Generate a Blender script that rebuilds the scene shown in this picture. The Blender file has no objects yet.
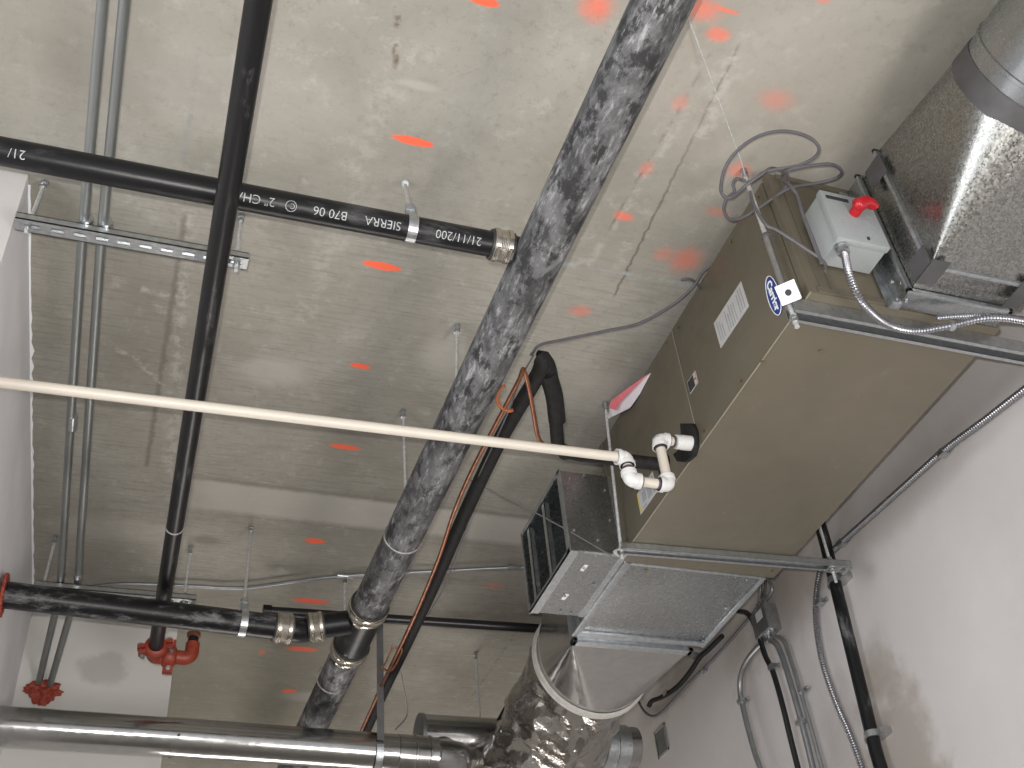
import bpy, bmesh, math, random
from mathutils import Vector, Matrix, noise
random.seed(7)
V = Vector
PI = math.pi
# ---------------------------------------------------------------- camera calibration (camera stands at the origin, floor 1.6 m below)
R0 = V((0.94591946, -0.31326066, -0.08428605))
R1 = V((0.14615301, 0.64348755, -0.75137412))
R2 = V((0.28961298, 0.69842074, 0.65447138))
F = 1122.65
CEIL, FLOOR, WALLR = 2.35, -1.6, 2.3

def at(px, py, ax, v):
    """point of the plane (axis = value) seen at a pixel of the photograph"""
    a, b = (px - 512) / F, (py - 384) / F
    d = R0 * a + R1 * b + R2
    return d * (v / d['xyz'.index(ax)])

COL = bpy.context.scene.collection

# ---------------------------------------------------------------- materials
def nt(name):
    m = bpy.data.materials.new(name); m.use_nodes = True
    t = m.node_tree; b = t.nodes['Principled BSDF']
    return m, t, b

def N(t, typ, **kw):
    n = t.nodes.new(typ)
    for k, v in kw.items():
        if k.startswith('i_'):
            n.inputs[k[2:].replace('_', ' ')].default_value = v
        else: setattr(n, k, v)
    return n

def coords(t, scale=(1, 1, 1), rot=(0, 0, 0)):
    tc = N(t, 'ShaderNodeTexCoord'); mp = N(t, 'ShaderNodeMapping')
    mp.inputs['Scale'].default_value = scale; mp.inputs['Rotation'].default_value = rot
    t.links.new(tc.outputs['Object'], mp.inputs['Vector'])
    return mp.outputs['Vector']

def noise_n(t, vec, scale, detail=4, rough=.55, dist=0):
    n = N(t, 'ShaderNodeTexNoise'); n.inputs['Scale'].default_value = scale
    n.inputs['Detail'].default_value = detail; n.inputs['Roughness'].default_value = rough
    n.inputs['Distortion'].default_value = dist
    t.links.new(vec, n.inputs['Vector']); return n.outputs['Fac']

def ramp(t, fac, stops):
    r = N(t, 'ShaderNodeValToRGB'); e = r.color_ramp.elements
    e[0].position, e[0].color = stops[0][0], stops[0][1] + (1,)
    e[1].position, e[1].color = stops[-1][0], stops[-1][1] + (1,)
    for p, c in stops[1:-1]:
        x = e.new(p); x.color = c + (1,)
    t.links.new(fac, r.inputs['Fac']); return r.outputs['Color']

def mixc(t, fac, a, b, mode='MIX'):
    m = N(t, 'ShaderNodeMix', data_type='RGBA', blend_type=mode)
    for s, v in ((0, fac), (6, a), (7, b)):
        if hasattr(v, 'links'): t.links.new(v, m.inputs[s])
        elif s == 0: m.inputs[0].default_value = v
        else: m.inputs[s].default_value = tuple(v) + (1,)
    return m.outputs[2]

def mth(t, op, a, b=None, clamp=False):
    m = N(t, 'ShaderNodeMath', operation=op); m.use_clamp = clamp
    for s, v in ((0, a), (1, b)):
        if v is None: continue
        if hasattr(v, 'links'): t.links.new(v, m.inputs[s])
        else: m.inputs[s].default_value = v
    return m.outputs[0]

def maprange(t, v, a, b, c=0., d=1., smooth=True):
    m = N(t, 'ShaderNodeMapRange'); m.interpolation_type = 'SMOOTHSTEP' if smooth else 'LINEAR'
    t.links.new(v, m.inputs[0])
    for i, x in enumerate((a, b, c, d)): m.inputs[i + 1].default_value = x
    return m.outputs[0]

def bump(t, b, h, strength=.3, dist=.002):
    n = N(t, 'ShaderNodeBump'); n.inputs['Strength'].default_value = strength
    n.inputs['Distance'].default_value = dist
    t.links.new(h, n.inputs['Height']); t.links.new(n.outputs[0], b.inputs['Normal'])

def plain(name, col, rough=.5, metal=0., var=.12, scale=30, spec=.5, bmp=0., stretch=(1, 1, 1)):
    m, t, b = nt(name)
    v = coords(t, stretch)
    f = noise_n(t, v, scale, 4)
    lo = tuple(c * (1 - var) for c in col); hi = tuple(min(1, c * (1 + var)) for c in col)
    t.links.new(ramp(t, f, [(.3, lo), (.7, hi)]), b.inputs['Base Color'])
    b.inputs['Roughness'].default_value = rough; b.inputs['Metallic'].default_value = metal
    b.inputs['Specular IOR Level'].default_value = spec
    if bmp: bump(t, b, f, bmp)
    return m

def galv(name, col=(.60, .61, .62), rough=.3, spangle=60, contrast=.25, rr=(.2, .42), wav=.0):
    m, t, b = nt(name)
    v = coords(t)
    vo = N(t, 'ShaderNodeTexVoronoi'); vo.inputs['Scale'].default_value = spangle
    t.links.new(v, vo.inputs['Vector'])
    sep = N(t, 'ShaderNodeSeparateColor'); t.links.new(vo.outputs['Color'], sep.inputs[0])
    lo = tuple(c * (1 - contrast) for c in col); hi = tuple(min(1, c * (1 + contrast)) for c in col)
    c1 = ramp(t, sep.outputs[0], [(0, lo), (1, hi)])
    n2 = noise_n(t, v, 5, 5)
    c2 = mixc(t, maprange(t, n2, .35, .7, 0, .35), c1, tuple(c * .86 for c in col))
    t.links.new(c2, b.inputs['Base Color'])
    b.inputs['Metallic'].default_value = .95
    t.links.new(maprange(t, sep.outputs[1], 0, 1, rr[0], rr[1], False), b.inputs['Roughness'])
    if wav:
        bump(t, b, noise_n(t, v, 4, 2), wav, .02)
    return m

M = {}
M['zinc'] = plain('zinc_plated_steel', (.46, .48, .49), .32, .9, .15, 60)
M['rod'] = plain('threaded_rod_steel', (.62, .63, .63), .45, .6, .2, 120)
M['galv'] = galv('galvanised_sheet', (.36, .375, .38), spangle=90, contrast=.01, rr=(.27, .28))
M['galv_bright'] = galv('galvanised_edge', (.50, .53, .55), spangle=90, contrast=.12, rr=(.32, .5))
M['galv_spangle'] = galv('spangled_galvanised_sheet', (.31, .31, .295), spangle=210, contrast=.28, rr=(.20, .42), wav=.03)
M['duct'] = galv('round_duct_steel', (.43, .43, .42), spangle=50, contrast=.05, rr=(.14, .22), wav=.12)
M['emt'] = plain('conduit_steel', (.27, .285, .28), .42, .8, .12, 25, stretch=(1, .2, 1))
M['emt_wall'] = plain('wall_conduit_steel', (.30, .31, .32), .42, .75, .12, 25)
M['flex'] = plain('armoured_conduit_steel', (.30, .30, .32), .32, .85, .15, 90)
M['pvc'] = plain('cream_plastic_pipe', (.58, .535, .46), .38, 0, .03, 12)
M['pvcw'] = plain('white_plastic_fitting', (.62, .62, .61), .3, 0, .02, 20)
M['primer'] = plain('dark_pipe_cement', (.06, .05, .07), .5, 0, .4, 60)
M['grease'] = plain('pipe_cement_smear', (.30, .28, .28), .5, 0, .5, 80)
M['rubber'] = plain('black_foam_insulation', (.013, .013, .013), .7, 0, .4, 50, spec=.25, bmp=.3)
M['cable'] = plain('grey_cable_jacket', (.10, .095, .105), .5, 0, .1, 40)
M['wire'] = plain('thin_steel_wire', (.16, .16, .16), .5, .5, .1, 40)
M['blackcable'] = plain('black_cable_jacket', (.012, .012, .013), .32, 0, .1, 40)
M['copper'] = plain('dull_copper', (.30, .13, .075), .42, .75, .3, 30)
M['copper_bright'] = plain('bright_copper', (.62, .28, .14), .3, .9, .2, 30)
M['orangetie'] = plain('orange_tie', (.38, .10, .03), .5, 0, .1, 30)
M['red'] = plain('red_painted_iron', (.27, .04, .02), .45, 0, .25, 40, bmp=.1)
M['caulk'] = plain('red_firestop_sealant', (.27, .04, .02), .6, 0, .25, 60, bmp=.5)
M['redknob'] = plain('red_plastic', (.42, .010, .018), .3, 0, .08, 20)
M['greybox'] = plain('grey_enamel', (.33, .355, .36), .38, .0, .04, 15)
M['ink'] = plain('grey_ink', (.33, .34, .36), .6, 0, .1, 40)
M['darkink'] = plain('black_ink', (.03, .03, .03), .6, 0, .1, 40)
M['label'] = plain('label_paper', (.50, .50, .50), .45, 0, .05, 25)
M['orangeink'] = plain('orange_ink', (.62, .22, .12), .5, 0, .05, 40)
M['yellowink'] = plain('yellow_ink', (.62, .50, .05), .5, 0, .05, 40)
M['pinkpaper'] = plain('pink_paper', (.82, .20, .24), .5, 0, .1, 40)
M['tag'] = plain('white_paper_tag', (.80, .76, .80), .5, 0, .05, 30)
M['blue'] = plain('blue_badge', (.012, .035, .22), .35, 0, .05, 30)
M['white'] = plain('white_enamel', (.88, .90, .92), .3, 0, .01, 30)
M['print'] = plain('pipe_print', (.34, .36, .36), .6, 0, .3, 90)
M['tape'] = plain('grey_duct_tape', (.085, .082, .085), .45, .2, .2, 20)
M['goop'] = plain('pale_duct_sealant', (.55, .54, .50), .5, 0, .1, 40)
M['band'] = plain('stainless_band', (.52, .49, .43), .26, .95, .12, 60)
M['hub'] = plain('shield_rubber', (.03, .03, .03), .5, 0, .2, 60)
M['brass'] = plain('brass', (.34, .27, .13), .3, .9, .1, 40)
M['dark'] = plain('dark_opening', (.03, .03, .035), .7, 0, .2, 20)
M['clear'] = plain('dull_sheet_steel', (.24, .25, .26), .45, .8, .15, 20)

# olive-brown painted cabinet with faint scuffs
m, t, b = nt('olive_enamel'); v = coords(t)
c = ramp(t, noise_n(t, v, 3, 4), [(.3, (.135, .119, .086)), (.7, (.156, .138, .103))])
sc = maprange(t, noise_n(t, coords(t, (1, 1, 2.5)), 11, 9, .72, 1.2), .60, .82)
c = mixc(t, mth(t, 'MULTIPLY', sc, .35), c, (.42, .39, .34))
t.links.new(c, b.inputs['Base Color'])
b.inputs['Metallic'].default_value = .25
t.links.new(maprange(t, noise_n(t, v, 14, 4), .3, .7, .36, .50), b.inputs['Roughness'])
M['olive'] = m

M['olive_light'] = plain('olive_highlight_and_seam', (.30, .275, .22), .4, .2, .08, 20)  # paler olive for the painted edge highlight and the seam line
# cast iron pipes, black with pale cement dust
def iron(name, dust, stretch, lo=.48, hi=.72, base=(.008, .008, .009), dcol=(.28, .28, .29)):
    m, t, b = nt(name)
    v = coords(t, stretch)
    n1 = noise_n(t, v, 9, 10, .72, .3)
    n2 = noise_n(t, coords(t), 8, 5, .6)
    n3 = noise_n(t, v, 60, 5, .7)
    f = mth(t, 'ADD', mth(t, 'MULTIPLY', n1, .6), mth(t, 'ADD', mth(t, 'MULTIPLY', n2, .28), mth(t, 'MULTIPLY', n3, .12)))
    f = mth(t, 'MULTIPLY', maprange(t, f, lo, hi), dust)
    t.links.new(mixc(t, f, base, dcol), b.inputs['Base Color'])
    b.inputs['Specular IOR Level'].default_value = .28
    t.links.new(maprange(t, f, 0, .8, .34, .75), b.inputs['Roughness'])
    bump(t, b, n3, .15)
    return m
m, t, b = nt('dusty_cast_iron')
big = noise_n(t, coords(t, (1.6, .9, 1.6)), 7, 8, .68, .4)
fine = noise_n(t, coords(t, (6, 1.2, 6)), 14, 8, .75, .2)
mott = noise_n(t, coords(t, (1.3, .8, 1.3)), 15, 9, .72)
c = mixc(t, maprange(t, big, .36, .62), (.03, .03, .032), (.14, .14, .145))
c = mixc(t, mth(t, 'MULTIPLY', maprange(t, fine, .50, .64), .6), c, (.27, .27, .275))
c = mixc(t, mth(t, 'MULTIPLY', maprange(t, mott, .50, .58), .92), c, (.012, .012, .013))
c = mixc(t, mth(t, 'MULTIPLY', maprange(t, mth(t, 'MULTIPLY', big, fine), .28, .36), .6), c, (.36, .36, .36))
t.links.new(c, b.inputs['Base Color']); b.inputs['Roughness'].default_value = .6; bump(t, b, mott, .15)
M['iron_dusty'] = m
M['iron_mid'] = iron('scuffed_cast_iron', .7, (1.3, 3.2, 3.2), .49, .66)
M['iron'] = iron('black_cast_iron', .35, (.5, 2, 2), .52, .75)
M['iron_sprinkler'] = iron('black_steel_pipe', .5, (2.2, .7, 2.2), .54, .72)

# concrete soffit
def ellipse_mask(t, P, c, rad, ang, edge=.25, nz=None):
    mp = N(t, 'ShaderNodeMapping'); mp.vector_type = 'TEXTURE'
    mp.inputs['Location'].default_value = c; mp.inputs['Rotation'].default_value = ang if hasattr(ang, '__len__') else (0, 0, ang)
    mp.inputs['Scale'].default_value = rad
    t.links.new(P, mp.inputs['Vector'])
    ln = N(t, 'ShaderNodeVectorMath', operation='LENGTH'); t.links.new(mp.outputs[0], ln.inputs[0])
    v = ln.outputs['Value']
    if nz is not None: v = mth(t, 'ADD', v, nz)
    return maprange(t, v, 1 + edge, 1 - edge)

def line_mask(t, P, a, bb, w, nz=None, soft=1.0):
    a, bb = V(a), V(bb); c = (a + bb) / 2; d = bb - a
    ang = math.atan2(d.y, d.x)
    mp = N(t, 'ShaderNodeMapping'); mp.vector_type = 'TEXTURE'
    mp.inputs['Location'].default_value = (c.x, c.y, 0); mp.inputs['Rotation'].default_value = (0, 0, ang)
    t.links.new(P, mp.inputs['Vector'])
    s = N(t, 'ShaderNodeSeparateXYZ'); t.links.new(mp.outputs[0], s.inputs[0])
    y = s.outputs['Y']
    if nz is not None: y = mth(t, 'ADD', y, nz)
    ml = maprange(t, mth(t, 'ABSOLUTE', s.outputs['X']), d.length / 2, d.length / 2 * .93)
    return mth(t, 'MULTIPLY', maprange(t, mth(t, 'ABSOLUTE', y), w * (1 + soft), w * max(0, 1 - soft)), ml)

m, t, b = nt('board_marked_concrete')
g = N(t, 'ShaderNodeNewGeometry'); P = g.outputs['Position']
flat = N(t, 'ShaderNodeVectorMath', operation='MULTIPLY'); flat.inputs[1].default_value = (1, 1, 0)
t.links.new(P, flat.inputs[0]); P = flat.outputs[0]
def cn(scale, detail=5, rough=.6, st=(1, 1, 1), dist=0):
    mp = N(t, 'ShaderNodeMapping'); mp.inputs['Scale'].default_value = st
    t.links.new(P, mp.inputs['Vector'])
    return noise_n(t, mp.outputs[0], scale, detail, rough, dist)
base = ramp(t, cn(2.2, 6, .62, dist=.5), [(.28, (.262, .250, .214)), (.5, (.315, .301, .262)), (.72, (.380, .366, .326))])
spk = cn(30, 8, .82)
base = mixc(t, maprange(t, spk, .50, .66, 0, .42), base, (.205, .19, .165))
base = mixc(t, maprange(t, cn(13, 8, .75), .52, .70, 0, .45), base, (.47, .455, .42))
grain = cn(6, 6, .7, (1.1, 17, 1), .3)
sepP = N(t, 'ShaderNodeSeparateXYZ'); t.links.new(P, sepP.inputs[0])
gm = mth(t, 'MULTIPLY', maprange(t, grain, .46, .66), mth(t, 'MULTIPLY', maprange(t, sepP.outputs['Y'], 1.5, 2.2), .42))
base = mixc(t, gm, base, (.20, .19, .165))
wob = mth(t, 'MULTIPLY', mth(t, 'SUBTRACT', cn(6, 4, .6), .5), .10)
wob2 = mth(t, 'MULTIPLY', mth(t, 'SUBTRACT', cn(30, 4, .6), .5), .02)
patchy = maprange(t, cn(25, 5, .7), .42, .6)
# pale form joint across the slab, then seams
def cline(a, bb, w, col, k, nz=None, pat=False, soft=1.):
    global base
    f = mth(t, 'MULTIPLY', line_mask(t, P, a, bb, w, nz, soft), k)
    if pat: f = mth(t, 'MULTIPLY', f, patchy)
    base = mixc(t, f, base, col)
C = lambda px, py: at(px, py, 'z', CEIL)
cline((0.02, 3.30, 0), (6.0, 3.33, 0), .085, (.50, .48, .44), .75, wob2, soft=.25)
cline((0.02, 3.205, 0), (6.0, 3.235, 0), .010, (.17, .16, .14), .45, wob2)
cline(C(190, 200), C(168, 480), .020, (.48, .46, .43), .6, wob2, True)
cline(C(186, 210), C(146, 470), .007, (.12, .11, .10), .5, wob2)
cline(C(200, 40), C(183, 170), .006, (.20, .24, .27), .5, wob2, True)
cline(C(397, 5), C(395, 80), .006, (.14, .10, .07), .9, wob2, True)
cline(C(397, 60), C(345, 215), .030, (.46, .44, .40), .35, wob, True)
cline(C(345, 215), C(300, 325), .022, (.46, .44, .40), .35, wob, True)
cline(C(742, 40), C(612, 300), .0032, (.10, .09, .08), .7, wob2)
cline(C(722, 60), C(585, 270), .010, (.48, .46, .43), .45, wob2, True)
cline(C(716, 45), C(600, 245), .004, (.12, .10, .08), .6, wob2, True)
cline(C(560, 263), C(720, 290), .006, (.36, .40, .43), .7, wob2, True)
cline(C(737, 50), C(700, 140), .022, (.50, .48, .46), .7, wob2, True)
cline(C(545, 590), C(470, 700), .006, (.15, .14, .12), .45, wob2, True)
cline(C(140, 288), C(185, 300), .010, (.50, .48, .44), .7, wob2, True)
cline(C(100, 335), C(170, 385), .010, (.48, .46, .43), .6, wob, True)
for (px, py, rx, ry, col, k) in [(270, 372, .10, .06, (.50, .48, .44), .5), (445, 355, .07, .09, (.52, .50, .46), .45),
        (605, 395, .11, .11, (.52, .49, .46), .3), (235, 90, .25, .12, (.44, .42, .39), .3), (120, 530, .25, .07, (.46, .44, .40), .35),
        (205, 540, .05, .03, (.16, .13, .10), .5), (310, 697, .12, .05, (.50, .49, .47), .7), (60, 30, .3, .25, (.23, .21, .18), .4),
        (420, 86, .05, .012, (.48, .45, .40), .4), (230, 690, .5, .7, (.20, .19, .14), .45), (770, 110, .35, .3, (.44, .40, .35), .35)]:
    c = C(px, py); f = mth(t, 'MULTIPLY', ellipse_mask(t, P, (c.x, c.y, 0), (rx, ry, 1), 0, .5, mth(t, 'MULTIPLY', wob, 6)), k)
    base = mixc(t, f, base, col)
# sprayed orange layout marks
orange = (.90, .16, .085)
mk = None
wn2 = mth(t, 'MULTIPLY', mth(t, 'SUBTRACT', cn(22, 6, .75), .5), 1.8)
wn = mth(t, 'MULTIPLY', mth(t, 'SUBTRACT', cn(60, 4, .6), .5), .5)
for (px, py, hx, hy, e, k) in [(413, 141, 21, 5, .14, 1), (382, 266, 19, 4.5, .14, 1), (360, 366, 10, 3, .18, 1), (345, 447, 15, 3, .25, .9),
        (315, 541, 9.5, 3, .2, 1), (311, 601, 17, 3, .25, .85), (302, 649, 15, 2.7, .3, .8), (289, 691, 7, 2.2, .3, .8), (484, 1, 16, 6, .2, 1),
        (597, 6, 13, 17, .6, .8), (702, 9, 16, 13, .5, .65), (718, 34, 10, 9, .35, .75), (680, 103, 7, 8, .5, .4), (646, 169, 6, 8, .5, .45),
        (624, 216, 9, 5, .4, .8), (686, 260, 12, 12, .6, .6), (664, 254, 9, 8, .5, .35), (776, 100, 14, 11, .6, .4), (740, 170, 10, 8, .5, .6),
        (580, 311, 9, 6, .5, .5), (718, 212, 10, 5, .5, .35), (493, 586, 7, 3, .5, .4), (725, 10, 14, 3, .3, .6), (262, 652, 3, 3, .5, .5), (822, 0, 8, 4, .4, .5)]:
    c = C(px, py); dx = (C(px + hx, py + hx * .17) - c); dy = (C(px, py + hy) - c)
    f = mth(t, 'MULTIPLY', ellipse_mask(t, P, (c.x, c.y, 0), (abs(dx.x), abs(dy.y) * .85, 1), .02, e * (1 if e < .35 else 1.5), wn if e < .35 else wn2), k if e < .35 else k * .75)
    mk = f if mk is None else mth(t, 'MAXIMUM', mk, f)
base = mixc(t, mk, base, orange)
t.links.new(base, b.inputs['Base Color']); b.inputs['Roughness'].default_value = .8
b.inputs['Specular IOR Level'].default_value = .04
bump(t, b, mth(t, 'ADD', mth(t, 'MULTIPLY', grain, .5), cn(40, 6, .7)), .35, .003)
M['concrete'] = m

# painted plaster walls
def plaster(name, lo, hi, spots=(), axis='x'):
    m, t, b = nt(name)
    g = N(t, 'ShaderNodeNewGeometry'); P = g.outputs['Position']
    n1 = noise_n(t, P, 2.5, 5, .6); n2 = noise_n(t, P, 11, 4, .6)
    c = ramp(t, n1, [(.3, lo), (.7, hi)])
    for (p, rad, col, k, e) in spots:
        nz = mth(t, 'MULTIPLY', mth(t, 'SUBTRACT', n2, .5), 1.6)
        f = mth(t, 'MULTIPLY', ellipse_mask(t, P, tuple(p), rad, (0, 0, 0), e, nz), k)
        c = mixc(t, f, c, col)
    t.links.new(c, b.inputs['Base Color']); b.inputs['Roughness'].default_value = .65
    bump(t, b, noise_n(t, P, 70, 4, .6), .12, .002)
    return m
W = lambda px, py, o=0.: at(px, py, 'x', WALLR - o)
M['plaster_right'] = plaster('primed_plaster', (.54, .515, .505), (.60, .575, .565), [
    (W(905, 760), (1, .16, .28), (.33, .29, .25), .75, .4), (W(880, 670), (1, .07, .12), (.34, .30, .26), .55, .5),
    (W(845, 740), (1, .12, .18), (.38, .35, .32), .5, .5), (W(785, 600), (1, .28, .16), (.33, .28, .25), .6, .6),  # last ellipse paints the air handler's soft flash shadow into the wall
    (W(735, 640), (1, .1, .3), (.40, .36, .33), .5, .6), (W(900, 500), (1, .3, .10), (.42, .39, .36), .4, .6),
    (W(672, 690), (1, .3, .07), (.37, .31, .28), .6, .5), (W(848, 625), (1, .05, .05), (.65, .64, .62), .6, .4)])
M['plaster_back'] = plaster('joint_compound_plaster', (.58, .57, .54), (.63, .62, .59), [(at(105, 667, 'y', 4.2), (.085, 1, .065), (.42, .41, .39), .75, .3)])
M['plaster_left'] = plaster('skimmed_plaster', (.72, .72, .74), (.82, .82, .84))
M['plaster_front'] = plaster('white_plaster', (.52, .50, .485), (.55, .53, .515))
m, t, b = nt('dusty_floor_concrete'); g = N(t, 'ShaderNodeNewGeometry')
t.links.new(ramp(t, noise_n(t, g.outputs['Position'], 3, 6), [(.3, (.30, .285, .26)), (.7, (.38, .36, .33))]), b.inputs['Base Color'])
b.inputs['Roughness'].default_value = .7; M['floor'] = m

# crinkled foil sleeve
m, t, b = nt('crinkled_foil'); v = coords(t)
vo = N(t, 'ShaderNodeTexVoronoi'); vo.feature = 'F1'; vo.inputs['Scale'].default_value = 9
nn = N(t, 'ShaderNodeTexNoise'); nn.inputs['Scale'].default_value = 9; nn.inputs['Detail'].default_value = 5
t.links.new(v, nn.inputs['Vector'])
mv = N(t, 'ShaderNodeVectorMath', operation='MULTIPLY_ADD'); mv.inputs[1].default_value = (.16, .16, .16)
t.links.new(nn.outputs['Color'], mv.inputs[0]); t.links.new(v, mv.inputs[2]); t.links.new(mv.outputs[0], vo.inputs['Vector'])
b.inputs['Base Color'].default_value = (.36, .345, .32, 1); b.inputs['Metallic'].default_value = .9
b.inputs['Roughness'].default_value = .2
b.inputs['Coat Weight'].default_value = .6; b.inputs['Coat Roughness'].default_value = .06
bump(t, b, vo.outputs['Distance'], .8, .02)
M['foil'] = m

# ---------------------------------------------------------------- mesh helpers
class B:
    def __init__(s): s.bm = bmesh.new()
    def _hull_faces(s, vs, fs):
        vv = [s.bm.verts.new(p) for p in vs]
        for f in fs:
            try: s.bm.faces.new([vv[i] for i in f])
            except ValueError: pass
        return vv
    def obox(s, c, ax, ay, az):
        c = V(c); ax, ay, az = V(ax), V(ay), V(az)
        vs = [c + ax * i + ay * j + az * k for k in (-1, 1) for j in (-1, 1) for i in (-1, 1)]
        s._hull_faces(vs, [(0, 2, 3, 1), (4, 5, 7, 6), (0, 1, 5, 4), (2, 6, 7, 3), (0, 4, 6, 2), (1, 3, 7, 5)])
        return s
    def box(s, lo, hi):
        lo, hi = V(lo), V(hi); c = (lo + hi) / 2; h = (hi - lo) / 2
        return s.obox(c, (h.x, 0, 0), (0, h.y, 0), (0, 0, h.z))
    def prism(s, pts, ext):
        ext = V(ext); n = len(pts); pts = [V(p) for p in pts]
        vs = pts + [p + ext for p in pts]
        s._hull_faces(vs, [tuple(range(n))[::-1], tuple(range(n, 2 * n))] + [(i, (i + 1) % n, n + (i + 1) % n, n + i) for i in range(n)])
        return s
    def tube(s, pts, r, seg=14, caps=True, rfun=None):
        pts = [V(p) for p in pts]; n = len(pts)
        tans = []
        for i in range(n):
            a = pts[max(0, i - 1)]; c = pts[min(n - 1, i + 1)]
            d = c - a; tans.append(d.normalized() if d.length > 1e-9 else V((0, 0, 1)))
        t0 = tans[0]; u = t0.orthogonal().normalized(); rings = []; s_len = 0
        for i in range(n):
            tt = tans[i]
            u = (u - tt * u.dot(tt))
            u = u.normalized() if u.length > 1e-6 else tt.orthogonal().normalized()
            w = tt.cross(u)
            if i: s_len += (pts[i] - pts[i - 1]).length
            ring = []
            for k in range(seg):
                th = 2 * PI * k / seg
                rr = rfun(s_len, th, i) if rfun else (r[i] if hasattr(r, '__len__') else r)
                ring.append(s.bm.verts.new(pts[i] + (u * math.cos(th) + w * math.sin(th)) * rr))
            rings.append(ring)
        for i in range(n - 1):
            for k in range(seg):
                k2 = (k + 1) % seg
                s.bm.faces.new((rings[i][k], rings[i][k2], rings[i + 1][k2], rings[i + 1][k]))
        if caps:
            s.bm.faces.new(rings[0][::-1]); s.bm.faces.new(rings[-1])
        return s
    def cyl(s, a, b, r, seg=20, r2=None):
        return s.tube([a, b], [r, r if r2 is None else r2], seg)
    def lathe(s, a, d, prof, seg=28, caps=True):
        a, d = V(a), V(d).normalized()
        return s.tube_prof(a, d, prof, seg, caps)
    def tube_prof(s, a, d, prof, seg, caps):
        u = d.orthogonal().normalized(); w = d.cross(u); rings = []
        for (tt, r) in prof:
            rings.append([s.bm.verts.new(a + d * tt + (u * math.cos(2 * PI * k / seg) + w * math.sin(2 * PI * k / seg)) * r) for k in range(seg)])
        for i in range(len(rings) - 1):
            for k in range(seg):
                k2 = (k + 1) % seg
                s.bm.faces.new((rings[i][k], rings[i][k2], rings[i + 1][k2], rings[i + 1][k]))
        if caps:
            s.bm.faces.new(rings[0][::-1]); s.bm.faces.new(rings[-1])
        return s
    def hexnut(s, c, d, r=.0105, h=.009):
        d = V(d).normalized(); return s.tube([V(c) - d * h / 2, V(c) + d * h / 2], r, 6)
    def sphere(s, c, r, sq=(1, 1, 1), sub=2):
        res = bmesh.ops.create_icosphere(s.bm, subdivisions=sub, radius=r)
        for v_ in res['verts']:
            v_.co = V((v_.co.x * sq[0], v_.co.y * sq[1], v_.co.z * sq[2])) + V(c)
        return s

def obj(name, b, mat, parent=None, bevel=0, smooth=40, label=None, cat=None, group=None, kind=None, solid=0):
    bm = b.bm if isinstance(b, B) else b
    if name in SPLIT and parent is not None:
        bm.verts.index_update(); isl = islands(bm)
        if len(isl) > 1:
            last = None
            for comp in isl:
                nb = bmesh.new(); mp = {}
                for v in comp: mp[v.index] = nb.verts.new(v.co)
                fs = {f for v in comp for f in v.link_faces}
                for f in fs: nb.faces.new([mp[v.index] for v in f.verts])
                last = obj(name, nb, mat, parent, bevel, smooth, label, cat, group, kind, solid)
            bm.free(); return last
    bmesh.ops.recalc_face_normals(bm, faces=bm.faces)
    if bevel:
        ed = [e for e in bm.edges if len(e.link_faces) == 2 and e.calc_face_angle(0) > .5]
        bmesh.ops.bevel(bm, geom=ed, offset=bevel, segments=2, affect='EDGES', profile=.6)
    if parent is not None:
        org = parent['_o'] if '_o' in parent else None
        org = WORLD[parent.name]
    else:
        xs = [v.co for v in bm.verts]
        org = V(((min(p.x for p in xs) + max(p.x for p in xs)) / 2, (min(p.y for p in xs) + max(p.y for p in xs)) / 2, min(p.z for p in xs)))
    for v_ in bm.verts: v_.co -= org
    me = bpy.data.meshes.new(name); bm.to_mesh(me); bm.free()
    me.materials.append(mat)
    if smooth:
        me.shade_smooth(); me.set_sharp_from_angle(angle=math.radians(smooth))
    o = bpy.data.objects.new(name, me); COL.objects.link(o)
    if parent is not None:
        o.parent = parent; o.location = (0, 0, 0); WORLD[o.name] = org
    else:
        o.location = org; WORLD[o.name] = org
    if solid:
        md = o.modifiers.new('thickness', 'SOLIDIFY'); md.thickness = solid; md.offset = 0
    if label: o['label'] = label
    if cat: o['category'] = cat
    if group: o['group'] = group
    if kind: o['kind'] = kind
    return o
WORLD = {}
SPLIT = {'sheet_screw', 'cabinet_screw', 'damper_tab', 'connector', 'duct_tape', 'draw_band', 'drive_cleat', 'turning_rail', 'cement_joint', 'coupling_bolt',
         'strut_washer', 'conduit_coupling', 'duct_screw', 'clamp', 'pipe_bead', 'trap_pipe', 'cover_latch', 'corner_seam', 'conduit_connector'}
def islands(bm):
    bm.verts.ensure_lookup_table(); seen = set(); out = []
    for v in bm.verts:
        if v.index in seen: continue
        st = [v]; seen.add(v.index); comp = []
        while st:
            q = st.pop(); comp.append(q)
            for e in q.link_edges:
                w = e.other_vert(q)
                if w.index not in seen: seen.add(w.index); st.append(w)
        out.append(comp)
    return out

def thing(name, label, cat, loc, group=None):
    o = bpy.data.objects.new(name, None); COL.objects.link(o); o.empty_display_size = .05
    o.location = loc; WORLD[o.name] = V(loc)
    o['label'] = label; o['category'] = cat
    if group: o['group'] = group
    return o

def spline(pts, step=.01, closed=False):
    """Catmull-Rom through the points, resampled"""
    pts = [V(p) for p in pts]; out = []
    n = len(pts)
    for i in range(n - 1):
        p0 = pts[i - 1] if i else pts[0] * 2 - pts[1]
        p1, p2 = pts[i], pts[i + 1]
        p3 = pts[i + 2] if i + 2 < n else pts[-1] * 2 - pts[-2]
        k = max(2, int((p2 - p1).length / step))
        for j in range(k):
            u = j / k
            out.append(.5 * ((2 * p1) + (p2 - p0) * u + (2 * p0 - 5 * p1 + 4 * p2 - p3) * u * u + (3 * p1 - p0 - 3 * p2 + p3) * u ** 3))
    out.append(pts[-1]); return out

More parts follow.
